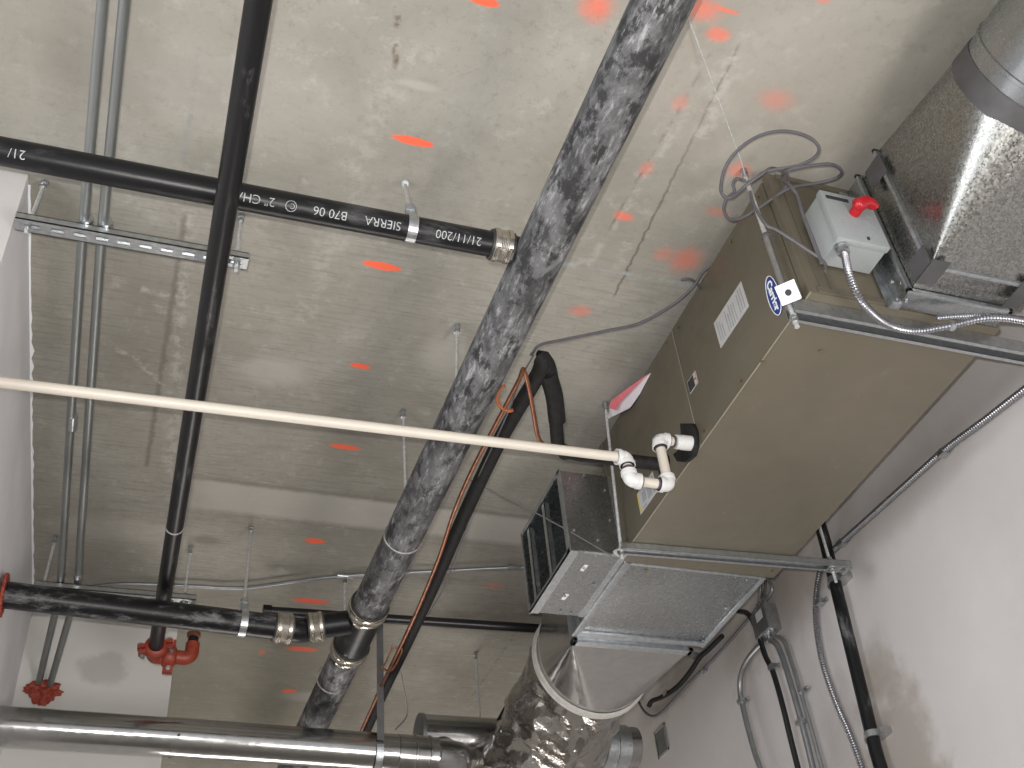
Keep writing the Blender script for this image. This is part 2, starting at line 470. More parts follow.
def fillet(pts, r, n=7):
    """polyline with rounded corners"""
    pts = [V(p) for p in pts]; out = [pts[0]]
    for i in range(1, len(pts) - 1):
        a, c, d = pts[i - 1], pts[i], pts[i + 1]
        u = (a - c); w = (d - c); rr = min(r, u.length * .49, w.length * .49)
        p, q = c + u.normalized() * rr, c + w.normalized() * rr
        for j in range(n + 1):
            s = j / n; out.append(p * (1 - s) ** 2 + c * 2 * s * (1 - s) + q * s * s)
    out.append(pts[-1]); return out

def corrugated(pts, r, pitch=.007, amp=.0013, seg=12):
    path = []; total = 0
    for i in range(len(pts) - 1):
        d = (pts[i + 1] - pts[i]).length; total += d
    step = pitch / 4; n = max(2, int(total / step)); path = [pts[0]]
    acc = 0; i = 0; cur = pts[0]
    seglens = [(pts[k + 1] - pts[k]).length for k in range(len(pts) - 1)]
    cum = [0]
    for L in seglens: cum.append(cum[-1] + L)
    k = 0; path = []
    for j in range(n + 1):
        s = total * j / n
        while k < len(seglens) - 1 and cum[k + 1] < s: k += 1
        f = (s - cum[k]) / max(seglens[k], 1e-9); path.append(pts[k].lerp(pts[k + 1], min(1, f)))
    b = B(); b.tube(path, r, seg, rfun=lambda s, th, i: r + amp * math.cos(2 * PI * s / pitch + th)); return b

def text_mesh(txt, size, depth=.0004, bold=0.):
    cu = bpy.data.curves.new('lettering', 'FONT'); cu.body = txt; cu.size = size; cu.align_x = 'LEFT'; cu.offset = bold
    cu.extrude = depth; o = bpy.data.objects.new('lettering', cu); COL.objects.link(o)
    bpy.context.view_layer.update()
    dg = bpy.context.evaluated_depsgraph_get(); me = bpy.data.meshes.new_from_object(o.evaluated_get(dg))
    bm = bmesh.new(); bm.from_mesh(me)
    bpy.data.objects.remove(o); bpy.data.meshes.remove(me); bpy.data.curves.remove(cu)
    return bm

def text_flat(txt, size, org, adv, nrm, bold=0., center=False, depth=.0004, sx=1.):
    bm = text_mesh(txt, size, depth, bold); adv, nrm = V(adv).normalized(), V(nrm).normalized(); up = nrm.cross(adv)
    w = max(v_.co.x for v_ in bm.verts) / 2 if center else 0
    h = max(v_.co.y for v_ in bm.verts) / 2 if center else 0
    for v_ in bm.verts:
        c = v_.co.copy(); v_.co = V(org) + adv * (c.x - w) * sx + up * (c.y - h) + nrm * c.z
    return bm

# ---------------------------------------------------------------- the setting
def struct(name, b, mat): return obj(name, b, mat, kind='structure', smooth=0)
struct('ceiling', B().box((-4, -3, CEIL), (WALLR + .2, 9, CEIL + .25)), M['concrete'])
struct('floor', B().box((-4, -3, FLOOR - .2), (WALLR + .2, 9, FLOOR)), M['floor'])
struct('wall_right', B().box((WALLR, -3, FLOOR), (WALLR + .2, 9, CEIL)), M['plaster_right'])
struct('wall_far', B().box((-4, 9, FLOOR), (WALLR + .2, 9.2, CEIL)), M['plaster_back'])
# the boxed-out shaft at the left: its long side, the end facing the camera, and the return wall behind
struct('wall_left', B().prism([(-.411, 2.02, FLOOR), (-.370, 4.2, FLOOR), (-.46, 4.2, FLOOR), (-.50, 2.02, FLOOR)], (0, 0, CEIL - FLOOR)), M['plaster_left'])
struct('wall_front', B().prism([(-.4112, 2.018, FLOOR), (-4, 2.018, FLOOR), (-4, 2.10, FLOOR), (-.501, 2.10, FLOOR), (-.501, 2.019, FLOOR)], (0, 0, CEIL - FLOOR)), M['plaster_front'])
struct('wall_back', B().box((-.46, 4.201, FLOOR), (.18, 6.2, CEIL)), M['plaster_back'])
# rough joint compound in the corner where the left wall meets the soffit
b = B(); pts = []
for i in range(60):
    y = 2.05 + i * .035; x = -.411 + (y - 2.02) * .0188
    pts.append((x, y))
prof = [V((x - .004, y, CEIL - .001)) for x, y in pts] + [V((x + .004 + .012 * abs(noise.noise(V((y * 14, 3, 0)))) , y, CEIL - .001)) for x, y in reversed(pts)]
b.prism(prof, (0, 0, .0009)); 
obj('trim_joint_compound', b, M['white'], kind='structure')

# ---------------------------------------------------------------- air handler
UX0, UX1, UY0, UY1, UZ0, UZ1 = 1.413, 1.962, 1.50, 2.70, 1.85, 2.30
ah = thing('air_handler', 'long olive brown horizontal air handler cabinet hung under the concrete ceiling', 'air handler', ((UX0 + UX1) / 2, (UY0 + UY1) / 2, UZ0))
obj('cabinet', B().box((UX0 + .002, UY0, UZ0), (UX1, UY1, UZ1)), M['olive'], ah, bevel=.003)
SEAM = 2.108
obj('blower_panel', B().box((UX0 - .002, UY0 + .030, UZ0 + .004), (UX0 + .004, SEAM - .002, UZ1 - .004)), M['olive'], ah, bevel=.0015)
obj('coil_panel', B().box((UX0 - .002, SEAM + .002, UZ0 + .004), (UX0 + .004, UY1 - .035, UZ1 - .004)), M['olive'], ah, bevel=.0015)
obj('corner_post', B().box((UX0 - .004, UY0 - .001, UZ0 + .001), (UX0 + .004, UY0 + .024, UZ1)), M['olive'], ah, bevel=.002)
obj('corner_post', B().box((UX0 - .004, UY1 - .030, UZ0 + .001), (UX0 + .004, UY1 + .001, UZ1)), M['olive'], ah, bevel=.002)
b = B()
b.box((UX0 + .02, UY0 - .006, UZ0 + .004), (UX1 - .01, UY0, UZ0 + .02)); b.box((UX0 + .02, UY0 - .006, UZ1 - .02), (UX1 - .01, UY0, UZ1 - .003))
b.box((UX0 + .030, UY0 - .004, UZ0 + .02), (UX0 + .034, UY0, UZ1 - .02)); b.box((UX0 + .062, UY0 - .004, UZ0 + .02), (UX0 + .065, UY0, UZ1 - .02))
obj('end_rim', b, M['olive'], ah)
b = B(); b.box((UX0 - .0026, UY0, UZ0 - .0006), (UX0 + .001, UY1, UZ0 + .0014)); obj('edge_highlight', b, M['olive_light'], ah)  # thin pale strip paints the bevel highlight along the bottom edge
b = B(); b.box((UX0 - .0028, SEAM - .0014, UZ0 + .004), (UX0 + .001, SEAM + .0014, UZ1 - .004)); obj('seam_strip', b, M['olive_light'], ah)
# badge
c = (at(768, 280, 'x', UX0) + at(783, 312, 'x', UX0)) / 2
b = B(); ring = [V((UX0 - .0055, c.y + .024 * math.cos(a) , c.z + .066 * math.sin(a))) for a in [2 * PI * i / 40 for i in range(40)]]
b.prism(ring, (.003, 0, 0)); bd = obj('badge', b, M['blue'], ah, label='blue oval maker badge')
b = B(); b.tube([p + V((-.0005, 0, 0)) for p in ring] + [ring[0] + V((-.0005, 0, 0))], .0011, 6, False); obj('badge_rim', b, M['white'], bd)
obj('badge_lettering', text_flat('Carrier', .030, (UX0 - .0062, c.y, c.z), (0, 0, -1), (-1, 0, 0), .0009, True, sx=1.1), M['white'], bd)
# labels: y0,z0 .. extents on the side panel
def label(name, y0, y1, z0, z1, mat, lab):
    return obj(name, B().box((UX0 - .0034, y0, z0), (UX0 - .0018, y1, z1)), mat, ah, label=lab)
lb = label('rating_label', 1.730, 1.896, 2.028, 2.122, M['label'], 'white printed rating label')
b = B(); x = UX0 - .0036
for i in range(13):
    yy = 1.742 + i * .0115
    if i in (3, 9): continue
    z0 = 2.034 + random.random() * .01; z1 = 2.116 - random.random() * .03
    b.box((x, yy, z0), (x + .0004, yy + .0045, z1))
obj('label_print', b, M['ink'], lb)
lb = label('warning_label', 2.040, 2.092, 2.028, 2.072, M['label'], 'small black and white warning label with orange top')
b = B(); b.box((x, 2.056, 2.030), (x + .0004, 2.091, 2.070)); b.box((x, 2.046, 2.046), (x + .0004, 2.053, 2.053)); obj('label_print', b, M['darkink'], lb)
b = B(); b.box((x, 2.0405, 2.028), (x + .0004, 2.0440, 2.072)); obj('label_stripe', b, M['orangeink'], lb)
lb = label('wiring_label', 2.385, 2.505, 1.893, 1.968, M['label'], 'white and grey wiring label behind the drain trap')
b = B(); b.box((x, 2.41, 1.905), (x + .0004, 2.44, 1.962)); b.box((x, 2.448, 1.915), (x + .0004, 2.475, 1.95)); b.box((x, 2.455, 1.897), (x + .0004, 2.48, 1.905)); b.box((x, 2.39, 1.90), (x + .0004, 2.402, 1.96))
obj('label_print', b, M['ink'], lb)
b = B(); b.box((x, 2.497, 1.905), (x + .0004, 2.504, 1.968)); b.box((x, 2.488, 1.895), (x + .0004, 2.497, 1.902)); obj('label_stripe', b, M['yellowink'], lb)
# black drain pad
pad = [at(px, py, 'x', UX0 - .002) for px, py in [(684, 424), (696, 424), (699, 432), (700, 447), (697, 456), (690, 462), (681, 462), (677, 455), (684, 449), (685, 434)]]
b = B(); b.prism(pad, (-.014, 0, 0)); obj('drain_pad', b, M['rubber'], ah, bevel=.002, label='black foam pad around the drain port')
b = B()
for (y, z) in [(1.56, 2.27), (1.56, 1.88), (2.07, 2.27), (2.07, 1.875), (2.15, 1.87), (2.15, 2.28), (2.62, 1.88), (2.62, 2.27), (1.85, 1.87), (1.72, 2.27)]:
    b.cyl((UX0 - .006, y, z), (UX0 - .001, y, z), .0045, 6)
for (px, py) in [(772, 571), (646, 571), (820, 350), (762, 361)]:
    p = at(px, py, 'z', UZ0); b.cyl(p - V((0, 0, .004)), p, .0045, 6)
obj('cabinet_screw', b, M['brass'], ah)
# refrigerant stub plate + sight hole
b = B(); b.cyl((UX0 - .008, 2.31, 1.937), (UX0, 2.31, 1.937), .034, 20); obj('pipe_grommet', b, M['rubber'], ah)

# ---------------------------------------------------------------- supply plenum beyond it
PX0, PX1, PY0, PY1 = 1.447, 1.930, UY1 + .001, 3.20
sp = thing('supply_plenum', 'galvanised supply plenum with open side branch at the far end of the air handler', 'duct', ((PX0 + PX1) / 2, PY0, UZ0))
b = B(); b.box((PX0 + .01, PY0, UZ0 + .004), (PX1 - .01, PY1 - .05, UZ1 - .02)); obj('plenum_body', b, M['galv'], sp, bevel=.002)
b = B()
for (lo, hi) in [((PX0 - .018, PY0, UZ0 - .004), (PX0 + .008, PY1 - .03, UZ0 + .004)), ((PX1 - .012, PY0, UZ0 - .004), (PX1 + .004, PY1 - .03, UZ0 + .004)),
                 ((PX0, PY0, UZ0 - .001), (PX1, PY0 + .012, UZ0 + .004)),
                 ((PX0, PY1 - .062, UZ0 - .006), (PX1, PY1 - .038, UZ0 + .004))]: b.box(lo, hi)
obj('drive_cleat', b, M['galv_bright'], sp, bevel=.001)
# flange ring to the transition
b = B(); y0, y1 = PY1 - .012, PY1 + .02
b.box((PX0 - .004, y0, UZ0 - .012), (PX1 - .03, y1, UZ0 + .004)); b.box((PX0 - .004, y0, UZ1 - .04), (PX1 - .03, y1, UZ1 - .02))
b.box((PX0 - .004, y0, UZ0 - .012), (PX0 + .012, y1, UZ1 - .02)); b.box((PX1 - .046, y0, UZ0 - .012), (PX1 - .03, y1, UZ1 - .02))
b.box((PX0 + .012, PY1 - .052, UZ0 + .004), (PX1 - .046, PY1 + .001, UZ1 - .04))
obj('slip_flange', b, M['galv_bright'], sp, bevel=.001)
# branch box open to the left
BX0, BX1, BY0, BY1, BZ0, BZ1 = 1.235, 1.435, 2.665, 3.045, 1.852, 2.150
T = .0015
b = B()
b.box((BX0, BY0, BZ0), (BX1, BY0 + T, BZ1)); b.box((BX0, BY1 - T, BZ0), (BX1, BY1, BZ1))
b.box((BX0, BY0, BZ0 - T), (BX1, BY1, BZ0)); b.box((BX0, BY0, BZ1), (BX1, BY1, BZ1 + T))
b.box((BX1 - .004, BY0, BZ0), (BX1, BY1, BZ1))
br = obj('branch_box', b, M['galv'], sp)
b = B()
for yy in (BY0, BY1):
    b.box((BX0 - .002, yy - .004, BZ0 - .006), (BX0 + .002, yy + .022 if yy == BY0 else yy + .006, BZ1 + .006))
b.box((BX0 - .002, BY0, BZ0 - .006), (BX0 + .030, BY1, BZ0 - .002)); b.box((BX0 - .002, BY0, BZ0 - .006), (BX0 + .002, BY1, BZ0 + .006)); b.box((BX0 - .002, BY0, BZ1 - .004), (BX0 + .002, BY1, BZ1 + .006))
obj('branch_rim', b, M['galv_bright'], br)
b = B()
for yy in (BY0 + .165, BY0 + .315):
    b.box((BX0 + .004, yy, BZ0 + .002), (BX0 + .022, yy + .003, BZ1 - .01)); b.box((BX0 + .004, yy, BZ0 + .002), (BX0 + .007, yy + .022, BZ1 - .01))
obj('turning_rail', b, M['galv_bright'], br)
b = B(); b.box((BX1 - .03, BY0 - .003, BZ0 - .004), (BX1 - .012, BY1, BZ0 - .001)); b.box((BX1 - .03, BY0 - .004, BZ0), (BX1 - .012, BY0, BZ1))
b.box((BX0 + .05, BY0 - .001, BZ0 - .003), (BX1 - .03, BY0 + .010, BZ0))
obj('corner_seam', b, M['galv_bright'], br)
b = B(); 
for (px, py, pl) in [(574, 530, 'n'), (598, 540, 'n'), (597, 556, 'n'), (584, 475, 'n'), (605, 490, 'n'), (610, 520, 'n'), (570, 478, 'n')]:
    p = at(px, py, 'y', BY0 - .003); b.sphere(p, .005, sub=1)
for (px, py) in [(584, 568), (565, 596), (594, 585), (607, 590), (561, 612), (571, 614), (575, 642), (571, 649), (726, 609), (733, 610), (703, 641), (644, 647), (665, 647), (747, 580)]:
    p = at(px, py, 'z', BZ0 - .006); b.sphere(p, .005, sub=1)
obj('sheet_screw', b, M['zinc'], sp)
# shiny tabs on branch underside
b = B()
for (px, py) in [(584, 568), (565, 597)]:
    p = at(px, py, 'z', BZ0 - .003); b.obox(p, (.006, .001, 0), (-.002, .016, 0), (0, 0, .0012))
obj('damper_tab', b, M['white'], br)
# torn paper at the cabinet corner
b = B(); p = at(620, 553, 'z', UZ0 - .004); b.obox(p, (.018, .01, 0), (-.004, .014, .002), (0, 0, .006)); obj('sealant_lump', b, M['goop'], sp, bevel=.003)

def transition(rect, ry, circ_c, circ_r, cy, nseg=40):
    """square to round: rect = (x0,x1,z0,z1) at y=ry ; circle centre (x,z) radius at y=cy"""
    b = B(); x0, x1, z0, z1 = rect; cx, cz = circ_c
    cor = [V((x0, ry, z0)), V((x1, ry, z0)), V((x1, ry, z1)), V((x0, ry, z1))]
    cv = [b.bm.verts.new(c) for c in cor]
    N4 = nseg; circ = []
    for i in range(4 * N4):
        a = -PI / 2 - PI / 2 + i * (2 * PI / (4 * N4))     # starts pointing to -x
        circ.append(b.bm.verts.new((cx + circ_r * math.cos(a), cy, cz + circ_r * math.sin(a))))
    for q in range(4):
        for i in range(N4):
            b.bm.faces.new((cv[q], circ[(q * N4 + i) % (4 * N4)], circ[(q * N4 + i + 1) % (4 * N4)]))
        b.bm.faces.new((cv[q], circ[((q + 1) * N4) % (4 * N4)], cv[(q + 1) % 4]))
    return b
RC = (1.705, 2.02); RR = .225; RY = 3.62
tr = obj('round_transition', transition((PX0 + .004, PX1 - .04, UZ0 - .004, UZ1 - .03), PY1 + .02, RC, RR, RY), M['duct'], sp, smooth=0)
b = B(); b.lathe((RC[0], RY - .002, RC[1]), (0, 1, 0), [(0, RR + .002), (.0, RR + .010), (.008, RR + .013), (.016, RR + .010), (.020, RR + .006), (.026, RR + .012), (.034, RR + .010), (.036, RR + .002)], 64, False)
obj('collar_ring', b, M['goop'], sp)

# foil sleeve flexible duct
path = spline([(RC[0], RY + .03, RC[1]), (1.69, 3.82, 1.965), (1.655, 4.02, 1.86), (1.60, 4.22, 1.72), (1.53, 4.42, 1.52), (1.47, 4.58, 1.28)], .012)
b = B()
def rf(s, th, i):
    p = V((math.cos(th) * 2.0, math.sin(th) * 2.0, s * 9))
    n = noise.noise(p) * .022 + noise.noise(p * 2.3) * .012 + noise.noise(p * 5.1) * .003
    k = min(1, s / .08)
    return .218 + n * k - .012 * math.exp(-((s - .16) / .03) ** 2)
b.tube(path, .22, 96, True, rf)
obj('flexible_duct', b, M['foil'], smooth=30, label='crinkled silver foil flexible duct sagging from the round end of the supply plenum', cat='flexible duct')

# ---------------------------------------------------------------- return duct (near end)
QX0, QX1, QY0, QZ0, QZ1 = 1.650, 1.935, 1.345, 1.85, 2.275
rp = thing('return_duct', 'galvanised return duct with taped round collar on the near end of the air handler', 'duct', ((QX0 + QX1) / 2, 1.4, QZ0))
b = B(); b.box((QX0 - .004, 1.435, QZ0 - .004), (QX1 + .004, UY0 - .007, QZ1 + .004)); obj('starter_collar', b, M['galv'], rp, bevel=.002)
b = B(); b.box((QX0 + .004, QY0, QZ0 + .004), (QX1 - .004, 1.44, QZ1 - .004)); obj('plenum_body', b, M['galv_spangle'], rp, bevel=.002)
b = B()
for yy in (1.430, 1.345):
    b.box((QX0 - .012, yy, QZ0 - .010), (QX1 + .01, yy + .010, QZ0 + .002)); b.box((QX0 - .012, yy, QZ0 - .010), (QX0 + .002, yy + .010, QZ1 + .008))
    b.box((QX0 - .012, yy, QZ1 - .002), (QX1 + .01, yy + .010, QZ1 + .01)); b.box((QX1 - .002, yy, QZ0 - .01), (QX1 + .01, yy + .010, QZ1 + .01))
b.box((QX0 - .03, UY0 - .010, QZ0 - .003), (QX0 + .005, UY0 - .006, QZ1)); b.box((QX0 - .03, UY0 - .03, QZ0 - .012), (QX0 - .001, UY0 - .006, QZ0 + .004))
obj('slip_flange', b, M['galv_bright'], rp, bevel=.001)
NC, NR, NY = (1.79, 2.10), .185, 1.00
obj('round_transition', transition((QX0, QX1, QZ0, QZ1), QY0, NC, NR, NY), M['galv_spangle'], rp, smooth=0)
b = B(); prof = [(0, NR), (.06, NR), (.062, NR + .004), (.07, NR + .004), (.072, NR), (.235, NR), (.237, NR + .005), (.25, NR + .005), (.252, NR), (.60, NR), (.602, NR + .005), (.615, NR + .005), (.617, NR), (1.6, NR)]
b.lathe((NC[0], NY, NC[1]), (0, -1, 0), prof, 64); obj('round_duct', b, M['galv'], rp)
b = B(); b.lathe((NC[0], NY + .030, NC[1]), (0, -1, 0), [(0, NR + .001), (.001, NR + .006), (.058, NR + .003), (.060, NR + .001)], 64, False); obj('duct_tape', b, M['tape'], rp, label='dark grey tape around the round collar')
b = B()
b.box((QX0 - .0145, 1.335, 2.18), (QX0 - .0125, 1.40, 2.25)); b.box((QX0 - .0145, 1.335, QZ0 - .0125), (QX0 - .0125, 1.40, 1.90)); b.box((QX0 - .0145, 1.325, QZ0 - .0135), (QX0 + .035, 1.40, QZ0 - .0105))
b.box((QX1 - .035, 1.33, QZ0 - .0135), (QX1 + .012, 1.42, QZ0 - .0105))
obj('duct_tape', b, M['tape'], rp, label='grey tape patches over the flange corners')
b = B()
for p in [(QX0 - .015, UY0 - .03, QZ0 + .0), (QX0 + .0, UY0 - .04, QZ0 - .012), (QX0 - .018, 1.46, 1.90), (QX0 - .01, 1.47, QZ0 - .01)]: b.sphere(p, .005, sub=1)
obj('sheet_screw', b, M['zinc'], rp)

# ---------------------------------------------------------------- disconnect switch on the near end
DX0, DX1, DY0, DY1, DZ0, DZ1 = 1.461, 1.609, 1.400, UY0 - .007, 1.950, 2.128
ds = thing('disconnect_switch', 'grey fused disconnect switch box with red handle on the near end of the air handler', 'switch box', ((DX0 + DX1) / 2, 1.45, DZ0))
obj('enclosure', B().box((DX0 + .003, DY0 + .014, DZ0 + .003), (DX1 - .003, DY1, DZ1 - .003)), M['greybox'], ds, bevel=.003)
obj('cover', B().box((DX0, DY0, DZ0), (DX1, DY0 + .020, DZ1)), M['greybox'], ds, bevel=.004)
b = B(); y = DY0 - .0006
for i in range(9):
    z = DZ0 + .018 + i * .0085
    b.box((DX0 + .028, y, z), (DX1 - .020 - random.random() * .02, y + .0005, z + .0022))
b.box((DX1 - .035, y, DZ0 + .105), (DX1 - .018, y + .0005, DZ0 + .112))
obj('cover_print', b, M['ink'], ds)
b = B(); b.box((DX0 + .012, y - .002, DZ1 - .030), (DX0 + .075, y + .001, DZ1 - .020)); b.box((DX0 + .085, y - .004, DZ0 + .012), (DX0 + .090, y, DZ0 + .02)); obj('cover_latch', b, M['dark'], ds)
# handle: rounded red lever
hc = at(862, 204, 'y', DY0 - .03)
b = B(); b.tube(spline([hc + V((-.020, .008, -.010)), hc + V((-.006, 0, -.002)), hc + V((.012, -.004, .006)), hc + V((.034, 0, .006)), hc + V((.044, .002, .002))], .004), .0145, 16, True,
         lambda s, th, i: (.0195 - .1 * s) * min(1, .45 + s / .018) * (1 if s < .062 else .8))
h = obj('handle', b, M['redknob'], ds, label='red rotary handle')
b = B(); b.cyl((hc.x - .006, DY0 + .002, hc.z - .004), (hc.x - .006, hc.y + .004, hc.z - .004), .014, 20); obj('handle_hub', b, M['redknob'], h)
b = B(); cb = V((DX0 + .022, 1.425, DZ0)); b.lathe(cb + V((0, 0, .002)), (0, 0, -1), [(0, .017), (.006, .017), (.007, .013), (.018, .013), (.019, .0155), (.026, .0155), (.027, .010)], 20)
obj('conduit_connector', b, M['zinc'], ds)
# armoured whip from the disconnect
wp = [cb + V((0, 0, -.02)), at(846, 262, 'y', 1.42), at(850, 280, 'y', 1.44)] + [at(px, py, 'z', 1.788) for px, py in [(862, 302), (885, 323), (915, 331), (950, 326), (990, 318), (1030, 322), (1080, 335)]]
wp[1] = V((cb.x + .0, 1.425, 1.915)); wp[2] = at(850, 277, 'y', 1.43)
b = corrugated(spline(wp, .004), .0085, .0075, .0016)
o = obj('armored_conduit', b, M['flex'], label='shiny armoured flexible conduit curving from the grey switch box under the near strut', cat='conduit')
b = B(); cpt = at(951, 326, 'z', 1.788); b.tube([cpt + V((-.006, 0, 0)), cpt + V((.006, 0, 0))], .0125, 16); obj('conduit_strap', b, M['zinc'], o)
b = corrugated(spline([at(px, py, 'z', 1.815) for px, py in [(937, 318), (965, 316), (1000, 316), (1040, 322)]], .004), .006, .006, .0013)
obj('armored_conduit', b, M['flex'], label='short thinner armoured conduit lying along the near strut', cat='conduit')

# ---------------------------------------------------------------- struts, rods
def channel(x0, x1, y, z, w=.041, h=.041, slots=False, openup=False, yaw=0.):
    """strut along x; z = bottom"""
    b = B(); t = .0025; lip = .010; pitch = .0508
    zb, zt = z, z + h
    pl, op = (zb, zt) if openup else (zt - t, zb)
    y0, y1 = y - w / 2, y + w / 2
    b.box((x0, y0, zb), (x1, y0 + t, zt)); b.box((x0, y1 - t, zb), (x1, y1, zt))
    if openup:
        b.box((x0, y0, zt - t), (x1, y0 + lip, zt)); b.box((x0, y1 - lip, zt - t), (x1, y1, zt)); base = (zb, zb + t)
    else:
        b.box((x0, y0, zb), (x1, y0 + lip, zb + t)); b.box((x0, y1 - lip, zb), (x1, y1, zb + t))
        b.box((x0, y0 + lip - t, zb), (x1, y0 + lip, zb + .008)); b.box((x0, y1 - lip, zb), (x1, y1 - lip + t, zb + .008)); base = (zt - t, zt)
    if slots:
        b.box((x0, y0, base[0]), (x1, y - .007, base[1])); b.box((x0, y + .007, base[0]), (x1, y1, base[1]))
        n = int((x1 - x0) / pitch); s = (x1 - x0 - n * pitch) / 2 + x0
        xs = [x0] + [s + pitch * i + q for i in range(n) for q in (.011, .040)] + [x1]
        for i in range(0, len(xs), 2): b.box((xs[i], y - .007, base[0]), (xs[i + 1], y + .007, base[1]))
    else: b.box((x0, y0, base[0]), (x1, y1, base[1]))
    if yaw:
        c = V((x0, y, 0)); m_ = Matrix.Rotation(yaw, 4, 'Z')
        for v_ in b.bm.verts: v_.co = m_ @ (v_.co - c) + c
    return b

o = obj('strut_channel', channel(1.375, 2.23, 1.545, UZ0 - .0425), M['zinc'], label='galvanised strut channel under the near end of the air handler beside the switch box', cat='strut channel', group='trapeze struts under the air handler')
wz = .0
wc = at(788, 292.5, 'y', 1.512)
wu = (at(792, 280, 'y', 1.512) - at(774, 289, 'y', 1.512)); wn_ = V((-.35, -.62, -.70)).normalized()
wu = (wu - wn_ * wu.dot(wn_)).normalized(); wv = wn_.cross(wu)
b = B(); b.obox(wc, wu * .0245, wv * .0245, wn_ * .003); wo = obj('square_washer', b, M['white'], o, bevel=.0015, label='square washer painted white for flash glare')  # white enamel stands in for flash glare on the tilted plate
b = B(); b.lathe(wc + wn_ * .0034, wn_, [(0, .008), (.0008, .008)], 20); obj('washer_hole', b, M['dark'], wo)
b = B(); b.obox(wc + wu * .004 - wv * .012 - wn_ * .016, wu * .020, wv * .014, wn_ * .012); obj('strut_fitting', b, M['zinc'], o, bevel=.002)
nearrod = (1.372, 1.528)
rod_top = at(743, 170, 'z', CEIL)

def rod(top, zbot, label_, r=.0048, group='threaded hanger rods', anchor=True, nut=None, bottom=None):
    bt = V(bottom) if bottom else V((top[0], top[1], zbot))
    tp = V((top[0], top[1], CEIL - .001))
    g = thing('threaded_rod', label_, 'rod', (bt.x, bt.y, bt.z), group)
    d = (tp - bt); L = d.length; pts = [bt + d * (i / max(1, int(L / .002))) for i in range(int(L / .002) + 1)]
    b = B(); b.tube(pts, r, 8, True, lambda s, th, i: r + .0005 * math.cos(2 * PI * s / .008 + th)); obj('rod_shank', b, M['rod'], g)
    if anchor:
        b = B(); dn = d.normalized(); b.lathe(tp, -dn, [(0, .010), (.014, .010), (.015, .007), (.022, .007)], 12); b.hexnut(tp - dn * .028, dn, .009, .008); obj('ceiling_anchor', b, M['zinc'], g)
    for z in (nut or []):
        f = (z - bt.z) / (tp.z - bt.z); p = bt + d * f
        b = B(); b.hexnut(p, d, .0095, .008); obj('nut', b, M['zinc'], g)
    return g
g = rod(rod_top, 0, 'threaded rod with zip tie at the near left corner of the air handler', .0062, bottom=(1.3745, 1.542, 1.765), nut=[1.785, 1.797])
b = B(); d = V(rod_top) - V((1.3745, 1.542, 1.765)); p1 = V((1.3745, 1.542, 1.765)) + d * .16; p2 = V((1.3745, 1.542, 1.765)) + d * .55
b.tube([p1, p2], .0088, 14); obj('rod_sleeve', b, M['zinc'], g)
b = B(); p3 = V((1.3745, 1.542, 1.765)) + d * .165; b.tube([p3 - d * .008, p3 + d * .008], .0105, 14); obj('white_ring', b, M['pvcw'], g)
b = B(); p3 = V((1.3745, 1.542, 1.765)) + d * .545; b.tube([p3 - d * .005, p3 + d * .005], .013, 14); b.box(p3 + V((.01, -.003, -.004)), p3 + V((.024, .003, .003))); obj('zip_tie', b, M['cable'], g)
# square strut washer hanging below with slot
b = B()
o2 = obj('strut_channel', channel(1.375, 2.165, 2.612, UZ0 - .0220, .041, .021, yaw=-.05), M['zinc'], label='galvanised strut channel under the far end of the air handler', cat='strut channel', group=None)
frod_top = at(605, 402, 'z', CEIL)
rod(frod_top, 0, 'threaded rod beside the paper tag at the far left corner of the air handler', .0052, bottom=(1.368 + .01, 2.612, 1.80), nut=[1.815])
rod((2.10, 2.56), 0, 'short threaded rod end poking through the far strut near the right wall', .0048, bottom=(2.10, 2.575, 1.775), nut=[1.815, 1.86])
b = B(); b.box((2.085, 2.555, UZ0 - .0275), (2.13, 2.595, UZ0 - .0225)); b.box((2.14, 2.56, UZ0 - .0325), (2.155, 2.59, UZ0 - .0225)); obj('strut_washer', b, M['zinc'], o2)

# left trapezes carrying the pair of conduits
SZ = 2.128
s1 = obj('strut_channel', channel(-.400, .145, 1.985, SZ, .041, .021, True, True), M['zinc'], label='slotted strut channel hanging near the top left under two conduits', cat='strut channel')
rod(at(45, 182, 'z', CEIL), SZ - .02, 'threaded rod at the left end of the slotted strut beside the left wall', bottom=(-.372, 1.985, SZ - .02), nut=[SZ - .006, SZ + .026])
rod((.118, 2.02), SZ - .03, 'threaded rod at the right end of the slotted strut behind the black sprinkler pipe', bottom=(.118, 1.985, SZ - .03), nut=[SZ - .006, SZ + .026])
s2 = obj('strut_channel', channel(-.330, .205, 3.65, SZ, .041, .021, True, True), M['zinc'], label='distant strut channel above the lower left drain pipe', cat='strut channel')
rod(at(56, 536, 'z', CEIL), SZ, 'short threaded rod at the left end of the distant strut', bottom=(-.305, 3.65, SZ + .0), nut=[SZ + .026])
rod((.165, 3.63), SZ, 'short threaded rod at the right end of the distant strut', bottom=(.165, 3.65, SZ - .01), nut=[SZ + .026])

